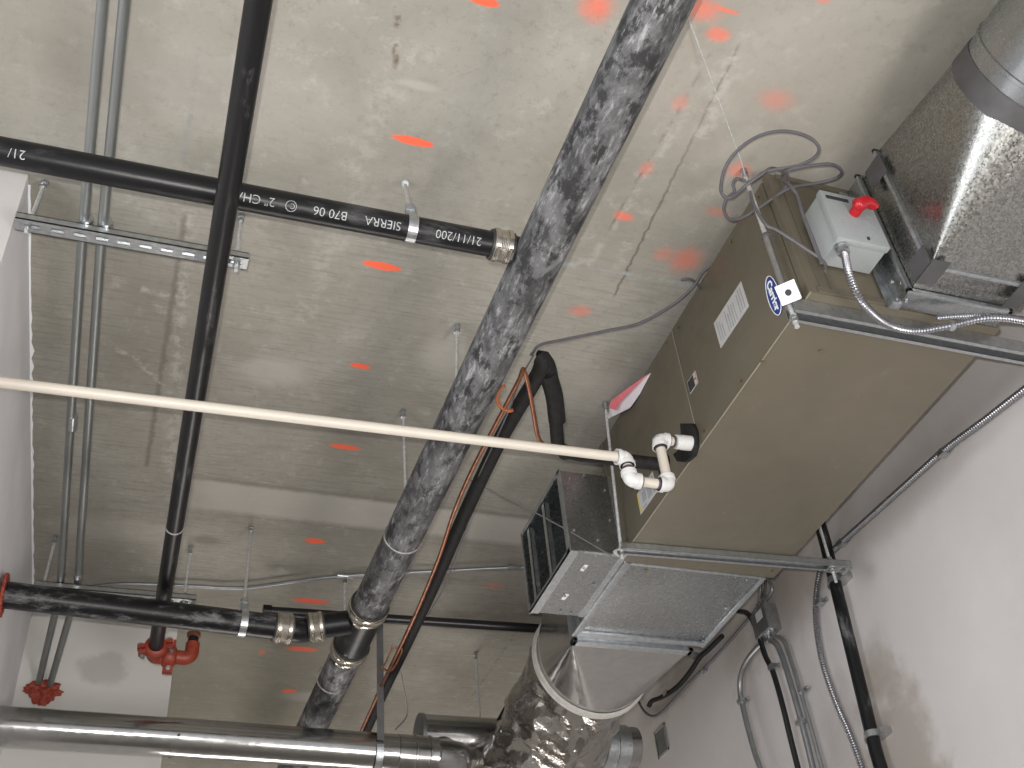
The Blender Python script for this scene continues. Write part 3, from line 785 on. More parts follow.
def conduit_strap(p, r, parent):
    b = B(); p = V(p); b.tube([p + V((0, -.012, 0)), p + V((0, .012, 0))], r + .0025, 16); b.box(p + V((-.004, -.010, r)), p + V((.004, .010, r + .014)))
    obj('strut_clamp', b, M['zinc'], parent)
CZ = SZ + .021 + .0125
for k, (a, m1, m2, e, lab) in enumerate([
        ((103, -3), (82, 240), (60, 590), (37, 690), 'left one of the two galvanised conduits running under the ceiling into the back wall'),
        ((125, -3), (101, 240), (80, 560), (48, 692), 'right one of the two galvanised conduits running under the ceiling into the back wall')]):
    A = at(a[0], a[1] - 0, 'z', CZ); Bm = at(*m1, 'z', CZ); Cm = at(*m2, 'z', CZ); E_ = at(*e, 'y', 4.215)
    A0 = A + (A - Bm).normalized() * 1.2
    mid = V((Cm.x, 3.72, CZ + .01)) if k == 0 else V((Cm.x, 3.68, CZ + .01))
    if k == 1: Cm = at(80, 545, 'z', CZ)
    r_ = .0122
    b = B(); b.tube(fillet([A0, A, Bm, V((Cm.x, Cm.y, CZ)), mid, E_], .12), r_, 16)
    co = obj('conduit', b, M['emt'], label=lab, cat='conduit', group=None)
    def onx(y):  # x of the conduit at y
        return A.x + (Cm.x - A.x) * (y - A.y) / (Cm.y - A.y)
    conduit_strap((onx(1.985), 1.968, CZ), r_, co); conduit_strap((onx(3.60), 3.60, CZ + .006), r_, co)
    if k == 0:
        pc = onx(2.75); b = B(); b.tube([(pc, 2.72, CZ), (pc, 2.78, CZ)], r_ + .002, 16); obj('coupling', b, M['zinc'], co)
# firestop around them
b = B(); c0 = at(40, 690, 'y', 4.195)
b = B(); res = bmesh.ops.create_icosphere(b.bm, subdivisions=5, radius=1)
for v_ in b.bm.verts:
    n_ = v_.co.normalized(); k = 1 + .35 * noise.noise(n_ * 2.1 + V((5, 0, 0))) + .25 * noise.noise(n_ * 5.3)
    d_ = V((n_.x * .062, n_.y * .026, n_.z * .038)) * k
    if n_.z < 0 and abs(n_.x) < .5: d_.z *= 1.5
    v_.co = c0 + V((.010, .004, 0)) + d_
obj('firestop_sealant', b, M['caulk'], label='lumpy red firestop sealant where two conduits enter the back wall', cat='sealant')

# ---------------------------------------------------------------- cast iron drainage
def shield(parent, c, d, r, L=.054, name='pipe_coupling'):
    """no-hub coupling: rubber sleeve, corrugated stainless shield and two worm clamps"""
    c, d = V(c), V(d).normalized()
    b = B(); b.lathe(c - d * (L / 2 + .003), d, [(0, r + .001), (.001, r + .005), (L + .005, r + .005), (L + .006, r + .001)], 36, False)
    k = obj(name, b, M['hub'], parent)
    b = B(); prof = []; n = 22
    for i in range(n + 1): prof.append((i * (L - .006) / n, r + .0065 + (.0009 if i % 2 else 0)))
    b.lathe(c - d * (L / 2 - .003), d, prof, 40, False); obj('shield', b, M['band'], k)
    b = B()
    for s in (-.30, .30):
        b.lathe(c + d * (L * s - .005), d, [(0, r + .007), (.0005, r + .0095), (.0095, r + .0095), (.010, r + .007)], 40, False)
        u = V((-.5, -.3, -1)); u = (u - d * u.dot(d)).normalized(); w = d.cross(u)
        b.obox(c + d * L * s + u * (r + .012), d * .006, w * .009, u * .004)
        b.tube([c + d * L * s + u * (r + .013) - w * .016, c + d * L * s + u * (r + .013) + w * .016], .0035, 8)
    obj('clamp', b, M['band'], k)
    return k

def hanger_ring(parent, c, d, r, top):
    c, d = V(c), V(d).normalized(); up = (V(top) - c); up = (up - d * up.dot(d)).normalized(); w = d.cross(up)
    b = B(); pts = []
    for i in range(33):
        a = -PI / 2 + .35 + (2 * PI - .7) * i / 32 + PI
        pts.append(c + (w * math.cos(a) + up * math.sin(a)) * (r + .002))
    b2 = B()
    for i in range(32):
        p, q = pts[i], pts[i + 1]; mid = (p + q) / 2; out = (mid - c).normalized()
        b2.obox(mid, (q - p) * .53, d * .011, out * .001)
    apex = c + up * (r + .038)
    for q in (pts[0], pts[-1]):
        dd = apex - q; out = dd.cross(d).normalized(); b2.obox((apex + q) / 2, dd * .5, d * .011, out * .001)
    b2.hexnut(apex + up * .004, up, .012, .012)
    return obj('pipe_hanger', b2, M['zinc'], parent), apex

# main diagonal pipe
MZ = 1.90; MR = .057
def mainp(px, py, z=MZ): return at(px, py, 'z', z)
mA = mainp(663, 0); mB = mainp(365, 615, 1.89); mC = mainp(315, 720, 1.89)
dn = (mB - mA).normalized(); mA0 = mA - dn * 1.6; mEnd = mC + (mC - mB).normalized() * 1.6
mp_ = thing('drain_main', 'large dusty black cast iron drain pipe running diagonally beneath the ceiling', 'pipe', (mB.x, (mA.y + mC.y) / 2, MZ - MR))
wy0 = at(368.5, 608, 'z', 1.89); wy1 = at(350, 648, 'z', 1.89)
d1 = (wy0 - mA).normalized(); d2 = (wy1 - wy0).normalized()
b = B(); b.tube([mA0, wy0 - d1 * .01], MR, 48); obj('pipe_barrel', b, M['iron_dusty'], mp_)
b = B(); b.tube([wy1 + dn * .01, mEnd], MR, 48); obj('pipe_barrel', b, M['iron_dusty'], mp_)
b = B()
for q in (at(397, 535, 'z', 1.895), at(333, 678, 'z', 1.89)):
    q = mA + dn * (q - mA).dot(dn) if q.y < 3.1 else q
    b.lathe(q, dn, [(0, MR), (.002, MR + .0025), (.005, MR + .0025), (.007, MR)], 48, False)
obj('pipe_bead', b, M['grease'], mp_)
# low branch and wye
LZ = 1.853; LR = .0405
lA = at(8, 595, 'z', LZ); lA.x = -.375
lB = at(283, 628, 'z', LZ)
ew0 = at(297, 630, 'z', LZ); ew1 = at(305, 630.5, 'z', 1.86); ew2 = at(316, 627, 'z', 1.868)
b = B(); b.tube([wy0, wy1], MR + .001, 48)
wyc = wy0.lerp(wy1, .30); b.tube([wyc, ew2], LR, 36)
wy = obj('wye_fitting', b, M['iron'], mp_, label='plain black wye fitting')
shield(mp_, wy0, dn, MR, .052); shield(mp_, wy1, dn, MR, .052)
lp = thing('drain_branch', 'black cast iron branch pipe crossing low from red-sealed left wall to the drain wye', 'pipe', ((lA.x + lB.x) / 2, lA.y, LZ - LR))
b = B(); b.tube([lA, lB], LR, 40); obj('pipe_barrel', b, M['iron_mid'], lp)
ld = (lB - lA).normalized()
b = B(); b.tube(fillet([lB, ew0, ew1, ew2], .05), LR, 36); obj('bend_fitting', b, M['iron'], lp)
shield(lp, lB, ld, LR, .058); shield(lp, ew2, (wyc - ew2), LR, .05)
hp = lA.lerp(lB, .0); hx = at(243, 622, 'z', LZ); hpt = lA + ld * (hx - lA).dot(ld)
hg, apex = hanger_ring(lp, hpt, ld, LR, hpt + V((0, 0, 1)))
tp = at(251, 527, 'z', CEIL); rod(tp, 0, 'long threaded rod holding the low drain branch near its right end', .0052, bottom=apex + V((0, 0, -.01)))
b = B()
wc = V((-.378, lA.y, LZ))
for i in range(26):
    a = 2 * PI * i / 26; rr = LR + .006 + .012 * random.random() + (.016 if 2 < i < 5 else 0)
    b.sphere(wc + V((.004, math.cos(a) * rr, math.sin(a) * rr)), .016, (.5, 1, 1), 1)
obj('firestop_sealant', b, M['caulk'], label='red sealant collar where the low drain branch enters the left wall', cat='sealant')

# upper cross pipe with printed lettering
KZ = 1.925; KR = .030
kA = at(0, 151, 'z', KZ); kB = at(512, 248, 'z', KZ); kd = (kB - kA).normalized(); kA0 = kA - kd * 1.5
kp = thing('drain_crosspipe', 'slim black cast iron pipe with white printing crossing the upper left', 'pipe', ((kA.x + kB.x) / 2, kA.y, KZ - KR))
b = B(); b.tube([kA0, kA + kd * (at(500, 245, 'z', KZ) - kA).dot(kd)], KR, 36); obj('pipe_barrel', b, M['iron'], kp)
b = B(); b.tube([at(503, 246, 'z', KZ), kB + kd * .05], KR - .001, 32); obj('inlet_stub', b, M['iron'], kp)
shield(kp, at(501, 246, 'z', KZ), kd, KR, .050)
hk = kA + kd * ((at(411, 228, 'z', KZ) - kA).dot(kd))
hg, apex = hanger_ring(kp, hk, kd, KR, V((hk.x, hk.y + .0, CEIL)))
rod(at(405, 183, 'z', CEIL), 0, 'short zinc rod hanging the printed cross pipe', .005, bottom=apex + V((0, 0, -.01)), anchor=True)
bm_all = B()
def pipe_text(txt, px, py, size, advsign=-1, bold=-.0002):
    c = at(px, py, 'z', KZ); c = kA + kd * ((c - kA).dot(kd))
    n0 = -c; n0 = (n0 - kd * n0.dot(kd)).normalized(); adv = kd * advsign; up = n0.cross(adv)
    tm = text_mesh(txt, size, .0002, bold)
    for i in range(1, 14):
        bmesh.ops.bisect_plane(tm, geom=tm.verts[:] + tm.edges[:] + tm.faces[:], plane_co=(0, i * .0022 - .004, 0), plane_no=(0, 1, 0))
    for v_ in tm.verts:
        a = (v_.co.y - size * .35) / KR
        v_.co = c + adv * v_.co.x + (n0 * math.cos(a) + up * math.sin(a)) * (KR + .0012 + v_.co.z)
    return tm
for txt, px, py in [('21/11/200', 478, 243), ('SIERRA', 399, 226), ('B70 06', 346, 216), ('2" CHAR', 274, 204), ('21/', 28, 157)]:
    tm = pipe_text(txt, px, py, .0265); obj('printed_lettering', tm, M['print'], kp, smooth=0)
# ringed mark
c = at(290, 206, 'z', KZ); c = kA + kd * ((c - kA).dot(kd)); n0 = -c; n0 = (n0 - kd * n0.dot(kd)).normalized(); up = n0.cross(kd)
b = B(); ringp = []
for i in range(25):
    a = 2 * PI * i / 24; s = math.sin(a) * .0115; ringp.append(c + kd * math.cos(a) * .0115 + (n0 * math.cos(s / KR) + up * math.sin(s / KR)) * (KR + .0005))
b.tube(ringp, .0009, 5, False)
obj('printed_mark', b, M['print'], kp)
tm = pipe_text('C', 294, 207, .016); obj('printed_mark', tm, M['print'], kp, smooth=0)

# sprinkler main with grooved couplings
sA = at(259, -2, 'z', 1.835); sB = at(156, 645, 'z', 1.955); sd = (sB - sA).normalized(); sr = .0245
sm = thing('sprinkler_pipe', 'black steel sprinkler pipe ending in a red grooved elbow at lower left', 'pipe', ((sA.x + sB.x) / 2, (sA.y + sB.y) / 2, 1.8))
b = B(); b.tube([sA - sd * 1.5, sB + sd * .03], sr, 32); obj('pipe_barrel', b, M['iron_sprinkler'], sm)
b = B(); q = at(173, 523, 'z', 1.93); q = sA + sd * (q - sA).dot(sd); b.lathe(q, sd, [(0, sr), (.002, sr + .002), (.005, sr + .002), (.007, sr)], 32, False); obj('pipe_bead', b, M['grease'], sm)
def grooved(parent, c, d, r, roll=0.):
    c, d = V(c), V(d).normalized(); b = B()
    b.lathe(c - d * .024, d, [(0, r + .001), (.002, r + .008), (.008, r + .013), (.024, r + .015), (.040, r + .013), (.046, r + .008), (.048, r + .001)], 28, False)
    u = d.orthogonal().normalized(); u = Matrix.Rotation(roll, 3, d) @ u; w = d.cross(u)
    for s in (-1, 1):
        for q in (-1, 1):
            b.obox(c + u * s * (r + .022) + w * q * .010, d * .017, u * .012, w * .006)
    k = obj('grooved_coupling', b, M['red'], parent)
    b = B()
    for s in (-1, 1):
        e = c + u * s * (r + .024); b.tube([e - w * .028, e + w * .032], .0045, 8); b.hexnut(e + w * .022, w, .009, .008); b.hexnut(e - w * .022, w, .009, .008)
    obj('coupling_bolt', b, M['zinc'], k); return k
# after the pipe the run turns right, then rises to a capped outlet
e0 = sB + sd * .02; e1 = sB + sd * .085; e2 = e1 + V((.085, .0, .0)); e3 = V((at(184, 650, 'y', e1.y).x, e1.y, e1.z))
grooved(sm, e0, sd, sr, .5)
b = B(); b.tube(fillet([e0 + sd * .015, e1, e1 + V((.035, 0, 0))], .04), sr + .004, 24); obj('grooved_elbow', b, M['red'], sm)
grooved(sm, e1 + V((.050, 0, 0)), (1, 0, 0), sr, .9)
b = B(); b.tube(fillet([e1 + V((.060, 0, 0)), e1 + V((.125, 0, 0)), e1 + V((.125, 0, .058))], .055), sr, 24); obj('grooved_elbow', b, M['red'], sm)
b = B(); b.tube([e1 + V((.125, 0, .055)), e1 + V((.125, 0, .082))], sr - .006, 20); obj('outlet_nipple', b, M['iron'], sm)
b = B(); b.lathe(e1 + V((.125, 0, .080)), (0, 0, 1), [(0, .018), (.004, .024), (.018, .024), (.02, .018)], 20); obj('outlet_cap', b, M['copper'], sm)

# small black pipe across the back
b = B(); pa = at(266, 611, 'z', 2.22); pb = at(545, 630, 'z', 2.22); dd = (pb - pa).normalized(); pe = pb + dd * 1.05 ; pe.x = 2.296
b.tube([pa, pe], .0185, 20); kpipe = obj('black_pipe', b, M['blackcable'], label='thin black pipe crossing behind the drain wye towards the plenum', cat='pipe')
b = B(); b.tube([pa - dd * .012, pa + dd * .02], .024, 20); obj('pipe_cap', b, M['iron'], kpipe)

# rods to main pipe
def main_at(px, py):
    q = at(px, py, 'z', MZ); return mA + dn * (q - mA).dot(dn)
for (px, py, lab) in [(457, 325, 'thin threaded rod dropping to the main drain pipe near the picture centre'), (403, 410, 'thin threaded rod dropping to the drain pipe behind the white condensate line'), (345, 576, 'thin rod above the drain wye from the ceiling conduit')]:
    tp = at(px, py, 'z', CEIL); yy = tp.y; xm = mA.x + (mB.x - mA.x) * (yy - mA.y) / (mB.y - mA.y)
    zb = MZ + .03
    rod(tp, 0, lab, .0042, bottom=(tp.x + (xm - tp.x) * .55 if px != 345 else tp.x + .0, yy, zb + (.0 if px != 345 else 0.02)))
b = B(); p = at(418, 597, 'z', CEIL); q = V((p.x, 3.5, 0))
# ---------------------------------------------------------------- condensate line with trap
CY = 2.13; pr = .0135
c0 = at(-2, 382, 'y', CY); c1 = at(610, 456, 'y', CY); cd = (c1 - c0).normalized()
cp = thing('condensate_pipe', 'white plastic condensate pipe crossing the whole left half to the air handler', 'pipe', ((c0.x + c1.x) / 2, CY, 1.75))
b = B(); st = V((-.372 - .03, CY, c0.z - .002)); 
b.tube([c0 + (c0 - c1).normalized() * .045, c1], pr, 24); obj('pipe_run', b, M['pvc'], cp)
K = [c1, at(624, 457, 'y', CY), at(632, 480, 'y', CY), at(668, 482, 'y', CY), at(659, 442, 'y', CY), at(694, 445, 'y', CY)]
K[4].x = K[3].x * .5 + K[4].x * .5; K[3].x = K[4].x; K[1].x = K[2].x = (K[1].x + K[2].x) / 2
K[2].z = K[3].z = 1.718; K[4].z = 1.872; K[5].z = 1.876; K[1].z = c1.z + .002; K[5].x = UX0 - .020
def elbow(name, a, c, d, r=.0195, arm=.028):
    a = V(c) + (V(a) - V(c)).normalized() * arm; e = V(c) + (V(d) - V(c)).normalized() * arm
    b = B(); b.tube(fillet([a, c, e], .018, 8), r, 24)
    for p, o_ in ((a, c), (e, c)):
        dd = (V(p) - V(o_)).normalized(); b.tube([p - dd * .011, p], r + .0025, 24)
    return obj(name, b, M['pvcw'], cp)
elbow('elbow', K[0], K[1], K[2]); elbow('elbow', K[1], K[2], K[3]); elbow('elbow', K[2], K[3], K[4]); elbow('elbow', K[3], K[4], K[5])
b = B(); b.tube([K[1].lerp(K[2], .3), K[1].lerp(K[2], .7)], pr, 20); b.tube([K[2], K[3]], pr, 20); b.tube([K[3], K[4]], pr, 20); b.tube([K[4], K[5]], pr, 20); b.tube([K[0] - cd * .01, K[1]], pr, 20)
obj('trap_pipe', b, M['pvc'], cp)
b = B(); a, c = K[4], K[5]; u = (c - a).normalized(); b.lathe(a + u * .050, u, [(0, .0135), (.001, .0205), (.036, .0205), (.037, .0135)], 24); obj('drain_coupling', b, M['pvcw'], cp)
b = B(); b.tube([K[5] - u * .024, K[5] + u * .004], .0215, 24); obj('drain_adapter', b, M['pvcw'], cp)
b = B()
for (p, dd) in [(K[1] + (K[2] - K[1]) * .50, K[2] - K[1]), (K[2] + (K[3] - K[2]).normalized() * .031, K[3] - K[2]), (K[3] - (K[3] - K[2]).normalized() * .031, K[3] - K[2]), (K[4] + u * .030, u), (K[4] + u * .045, u), (K[4] + (K[3] - K[4]).normalized() * .03, K[3] - K[4])]:
    dd = dd.normalized(); b.tube([p - dd * .0028, p + dd * .0028], .0164, 20)
obj('cement_joint', b, M['primer'], cp)
b = B(); b.tube([K[4] + (K[3] - K[4]).normalized() * -.002, K[4] + (K[3] - K[4]).normalized() * .004], .0182, 24, False); obj('cement_smear', b, M['grease'], cp)

# ---------------------------------------------------------------- refrigerant lines
lx = [(545, 362), (500, 440), (462, 520), (436, 580), (410, 636), (384, 690), (366, 730)]
LZ2 = 1.975
pts = [at(px, py, 'z', LZ2) for px, py in lx]; pts.append(pts[-1] + (pts[-1] - pts[-2]).normalized() * 1.2)
r_ = .0215
suc = thing('suction_line', 'thick black foam insulated refrigerant line looping beside the main drain pipe', 'pipe', (pts[3].x, pts[3].y, LZ2 - .02))
top = [at(540, 447, 'y', 2.31)]
lp_pts = [pts[0] + V((.0, -.0, 0))]
a0 = at(547, 372, 'z', LZ2 + .01); a1 = at(554, 395, 'z', LZ2); a2 = at(557, 440, 'z', 1.965); 
loop = [pts[1], pts[0] + (pts[1] - pts[0]) * .12, at(540, 358, 'z', LZ2 + .015), at(549, 372, 'z', LZ2 + .01), a1, a2]
b = B(); b.tube(spline(pts[1:][::-1] + [loop[1], loop[2], at(547, 364, 'z', LZ2 + .012), a1], .01), r_, 20); obj('insulated_run', b, M['rubber'], suc)
b = B(); b.tube(spline([at(547, 372, 'z', LZ2 + .005), a1, at(557, 420, 'z', LZ2)], .01), r_ + .003, 20); obj('insulation_sleeve', b, M['rubber'], suc)
sB2 = V((UX0 - .006, 2.31, 1.937)); cor = at(558, 452, 'z', 1.955)
b = B(); b.tube(fillet([a1, at(558, 449, 'z', 1.958), cor.lerp(sB2, .15), sB2], .03), r_ - .002, 20); obj('insulated_tail', b, M['rubber'], suc)
b = B(); b.tube([at(565, 449, 'z', 1.975), at(566, 456, 'z', 1.95)], .020, 10); b.sphere(at(562, 449, 'z', 1.972), .012, sub=1); b.sphere(at(570, 452, 'z', 1.972), .010, sub=1); obj('tape_wrap', b, M['rubber'], suc)
# copper liquid line
cpl = [(518, 378), (496, 420), (470, 470), (452, 512), (436, 560), (414, 620), (392, 666), (374, 705), (358, 740)]
cpp = [at(px + (2 if py < 600 else -1), py, 'z', LZ2 - .03) for px, py in cpl]; cpp.append(cpp[-1] + (cpp[-1] - cpp[-2]).normalized() * 1.0)
hook = [at(545, 446, 'z', LZ2 - .02), at(538, 437, 'z', LZ2 - .02), at(533, 410, 'z', LZ2 - .02), at(528, 384, 'z', LZ2 - .02), at(523, 369, 'z', LZ2 - .02), cpp[0]]
b = B(); b.tube(spline(hook + cpp[1:], .01), .0062, 12); lq = obj('liquid_line', b, M['copper'], label='bare copper refrigerant line bundled with the black insulated line', cat='pipe')
b = B(); b.tube(spline([V((p.x, p.y, LZ2 - .027)) for p in [at(393, 646, 'z', LZ2 - .027), at(386, 662, 'z', LZ2 - .027), at(383, 668, 'z', LZ2 - .027), at(392, 670, 'z', LZ2 - .027), at(402, 650, 'z', LZ2 - .027), at(395, 648, 'z', LZ2 - .027)]], .006), .0035, 8); obj('copper_loop', b, M['copper_bright'], lq)
# orange tie
b = B(); ctr = at(507, 404, 'z', LZ2 - .01)
pp = [at(px, py, 'z', LZ2 - .032) for px, py in [(505, 386), (500, 389), (497, 398), (500, 406), (508, 411), (513, 410)]]
b.tube(spline(pp, .004), .0048, 10); obj('orange_tie', b, M['orangetie'], label='orange plastic tie around the black insulated refrigerant line', cat='cable tie')
# thin grey control cable bundled along
gp = [(531, 355), (518, 378), (506, 410), (488, 450), (474, 482), (466, 520), (452, 560), (440, 590), (425, 615)]
b = B(); b.tube(spline([at(px + 3, py, 'z', LZ2 - .012) for px, py in gp][::-1] , .01), .0026, 8)
tc = [at(px, py, 'z', 2.02) for px, py in [(531, 355)]] + [at(px, py, 'z', z) for px, py, z in [(540, 345, 2.06), (562, 340, 2.1), (605, 331, 2.16), (640, 323, 2.2), (672, 305, 2.25), (692, 288, 2.27), (703, 272, 2.3), (716, 262, 2.31)]]
b.tube(spline(tc, .008), .0042, 10); obj('control_cable', b, M['cable'], label='grey control cable swagging from air handler top to the refrigerant lines', cat='cable')
b = B(); b.tube(spline([at(px, py, 'z', 2.28) for px, py in [(681, 280), (690, 279), (697, 284), (702, 293)]], .004), .0036, 8); obj('cable_stub', b, M['cable'], label='short stub of grey cable hooked at the top edge of the cabinet', cat='cable')

# cable loops by the near rod
cr = lambda x, y: (720 + x * .2865, 120 + y * .2865)
L1 = [(368, 528, 1.95), (362, 495, 1.97), (300, 450, 2.02), (200, 385, 2.10), (160, 365, 2.12), (120, 300, 2.15), (105, 250, 2.17)]
z0 = 2.2
L2 = [(105, 330), (200, 265), (240, 215), (225, 185), (180, 168), (145, 190), (95, 225), (40, 270), (5, 255), (10, 190), (40, 130), (100, 75), (170, 45), (240, 40), (310, 60), (345, 95), (330, 130), (270, 160), (160, 180), (110, 215), (60, 205), (45, 225), (50, 250), (20, 280), (15, 320), (40, 348), (90, 335), (160, 290), (240, 240), (340, 220), (400, 205), (425, 180), (390, 155), (310, 160), (240, 175), (215, 200), (245, 230), (270, 265), (290, 330), (330, 430), (355, 500)]
b = B()
p1 = []
for i, (x, y) in enumerate(L2):
    z = 2.20 + .025 * math.sin(i * .7)
    if i > len(L2) - 6: z = at(*cr(x, y), 'y', 1.385).z
    p1.append(at(*cr(x, y), 'z', z))
p1[0] = at(*cr(105, 330), 'z', 2.2)
b.tube(spline(p1, .006), .0042, 8)
b.tube(spline([at(*cr(x, y), 'y', 1.46 + .0 * z) for x, y, z in L1], .006), .0042, 8)
obj('cable_coil', b, M['cable'], label='loose loops of grey cable around the rod near the switch box', cat='cable')

# paper tag
b = B(); tg = [(609, 418), (614, 402), (632, 388), (651, 373), (640, 392), (629, 408)]
q = [at(608, 419, 'x', UX0 - .02), at(611, 402, 'x', UX0 - .03), at(651, 373, 'x', UX0 - .004), at(640, 394, 'x', UX0 - .004), at(630, 408, 'x', UX0 - .01)]
b.prism(q, (-.0015, 0, 0)); tgo = obj('paper_tag', b, M['tag'], label='white and pink paper tag folded out from the cabinet top edge', cat='paper tag', smooth=0)
b = B(); q2 = [at(609, 408, 'x', UX0 - .034), at(612, 400, 'x', UX0 - .035), at(648, 374, 'x', UX0 - .010), at(620, 402, 'x', UX0 - .03), at(616, 410, 'x', UX0 - .032)]
b.prism(q2, (-.001, 0, 0)); obj('pink_flap', b, M['pinkpaper'], tgo, smooth=0)

# thin wires
b = B(); b.tube([at(690, 22, 'z', 2.34), at(705, 62, 'z', 2.32), at(741, 160, 'z', 2.24), at(752, 200, 'z', 2.20)], .0016, 6); obj('hanger_wire', b, M['rod'], label='thin steel wire slanting from the ceiling to the rod by the cable loops', cat='wire')
b = B(); b.tube([at(470, 480, 'z', 2.05), at(540, 515, 'z', 2.0), at(578, 536, 'y', 2.655), at(612, 556, 'y', 2.655)], .0022, 8); obj('brace_wire', b, M['wire'], label='dark wire slanting from the refrigerant lines to the far strut corner', cat='wire')

# conduit on the soffit
b = B(); cc = [(60, 592), (80, 589), (120, 584), (190, 586), (240, 588), (290, 582), (345, 576), (440, 571), (500, 568), (560, 566), (620, 563)]
b.tube(spline([at(px, py, 'z', CEIL - .02) for px, py in cc], .02), .0075, 10); oc = obj('ceiling_conduit', b, M['emt_wall'], label='thin conduit waving across the ceiling behind the drain pipes', cat='conduit')
b = B()
for px, py in [(515, 567), (345, 576)]: p = at(px, py, 'z', CEIL - .02); b.tube([p - V((.03, 0, 0)), p + V((.03, 0, 0))], .010, 12)
obj('conduit_coupling', b, M['zinc'], oc)

# ---------------------------------------------------------------- bottom round duct
DY, DR = 3.9, .066
a = at(0, 726, 'y', DY); e = at(438, 757, 'y', DY); a.y = e.y = DY; dd = (e - a).normalized()
xw = -.376
a1_ = V((xw + .002, DY, a.z + .0)); 
rd = thing('round_duct', 'shiny round galvanised duct crossing the bottom left below the drain pipes', 'duct', ((a.x + e.x) / 2, DY, a.z - DR))
b = B(); b.tube([a1_, at(172, 737, 'y', DY)], DR, 48); obj('duct_length', b, M['duct'], rd)
b = B(); b.lathe(at(171, 737, 'y', DY), dd, [(0, DR - .002), (.001, DR + .001), ((at(398, 754, 'y', DY) - at(171, 737, 'y', DY)).length, DR + .001)], 48); obj('duct_length', b, M['duct'], rd)
b = B(); s0 = at(396, 754, 'y', DY); b.lathe(s0, dd, [(0, DR + .001), (.002, DR + .006), (.060, DR + .006), (.062, DR + .009), (.070, DR + .009), (.072, DR + .006), (.115, DR + .005), (.117, DR + .009), (.125, DR + .009), (.127, DR + .002), (.150, DR + .004), (.16, DR - .004)], 48); obj('draw_band', b, M['duct'], rd)
b = B()
p = at(178, 734, 'y', DY - DR); b.sphere(at(179, 735, 'y', DY - DR), .006, sub=1); b.sphere(at(170, 758, 'y', DY - .02), .005, sub=1); obj('duct_screw', b, M['brass'], rd)
# elbow and larger duct behind, towards the right wall
b = B(); q0 = s0 + dd * .14; b.tube(fillet([q0, V((q0.x + .10, DY + .02, q0.z)), V((q0.x + .13, 4.20, q0.z + .14)), V((q0.x + .13, 4.25, q0.z + .2))], .1), DR, 36); obj('duct_elbow', b, M['duct'], rd)
BY, BR = 4.25, .088
a = at(418, 738, 'y', BY); bz = 1.955
b = B(); b.tube([(a.x, BY, bz), (at(633, 740, 'y', BY).x, BY, bz)], BR, 48)
bd2 = obj('exhaust_duct', b, M['duct'], label='larger round duct behind the foil sleeve stopping short of the right wall', cat='duct')
b = B(); b.lathe((at(606, 740, 'y', BY).x - .03, BY, bz), (1, 0, 0), [(0, BR + .001), (.002, BR + .006), (.05, BR + .006), (.052, BR + .012), (.062, BR + .012), (.064, BR + .006), (.11, BR + .006), (.112, BR)], 48, False)
b.lathe((at(505, 740, 'y', BY).x, BY, bz), (1, 0, 0), [(0, BR + .001), (.002, BR + .006), (.02, BR + .006), (.022, BR + .001)], 48, False); obj('draw_band', b, M['galv_bright'], bd2)
b = B(); b.lathe((a.x - .004, BY, bz), (1, 0, 0), [(0, BR * .6), (.004, BR + .003), (.02, BR + .003)], 36); obj('end_cap', b, M['clear'], bd2)
# hanger strap for the duct
hx = at(380, 735, 'y', DY - DR).x
b = B(); ztop = CEIL - .001
b.box((hx - .013, DY - DR - .011, 1.735), (hx + .013, DY - DR - .009, ztop))
st = thing('hanger_strap', 'flat galvanised strap hanging the round duct beside the refrigerant lines', 'strap', (hx, DY - DR - .01, 1.66))
obj('strap_leg', b, M['clear'], st)
zc = s0.z + .0; pts2 = []
b = B()
for i in range(24):
    a_ = PI + PI * i / 24 * 1.0; a2_ = PI + PI * (i + 1) / 24
    p = V((hx, DY + math.cos(a_) * (DR + .0085), zc + math.sin(a_) * (DR + .0085))); q = V((hx, DY + math.cos(a2_) * (DR + .0085), zc + math.sin(a2_) * (DR + .0085)))
    n_ = V((0, math.cos((a_ + a2_) / 2), math.sin((a_ + a2_) / 2))); b.obox((p + q) / 2, (.013, 0, 0), (q - p) * .52, n_ * .001)
obj('strap_loop', b, M['galv_bright'], st)
tpx = at(418, 632, 'z', CEIL)
b = B(); p = at(418, 597, 'z', CEIL); b.tube([at(416, 636, 'y', 4.0), at(417, 660, 'y', 4.0)], .004, 6)
b = B(); t1 = at(404, 666, 'z', CEIL - .002)
b.tube(spline([at(399, 664, 'z', 2.3), at(404, 690, 'z', 2.25), at(407, 715, 'z', 2.2), at(395, 730, 'z', 2.15)], .02), .003, 6); obj('hanging_wire', b, M['wire'], label='thin dark wire dangling between the strap and the distant duct cap', cat='wire')
rod(at(478, 687, 'z', CEIL), 0, 'distant threaded rod above the larger round duct', .004, bottom=(at(478, 687, 'z', CEIL).x, BY, bz + BR), anchor=True) if False else None
p = at(478, 690, 'y', BY - .0); rod((p.x, BY), bz + BR, 'distant threaded rod holding the larger round duct', .004)
b = B(); b.tube([at(518, 690, 'y', 4.05), at(500, 722, 'y', 4.1)], .017, 14); 
obj('insulated_stub', b, M['rubber'], label='short black insulated pipe poking out left of the foil sleeve', cat='pipe')

# red sealant gone; wall fittings --------------------------------------------------------
def clip(p, r, parent, side=1):
    p = V(p); b = B(); b.obox(p + V((-.0, 0, 0)), (r + .003, 0, 0), (0, r + .003, 0), (0, 0, .009)); b.box(p + V((r - .001, side * (r), -.008)), p + V((r + .002, side * (r + .018), .006)))
    b.cyl(p + V((r - .005, side * (r + .012), 0)), p + V((r + .001, side * (r + .012), 0)), .004, 8)
    return obj('pipe_clip', b, M['zinc'], parent)
WO = .026
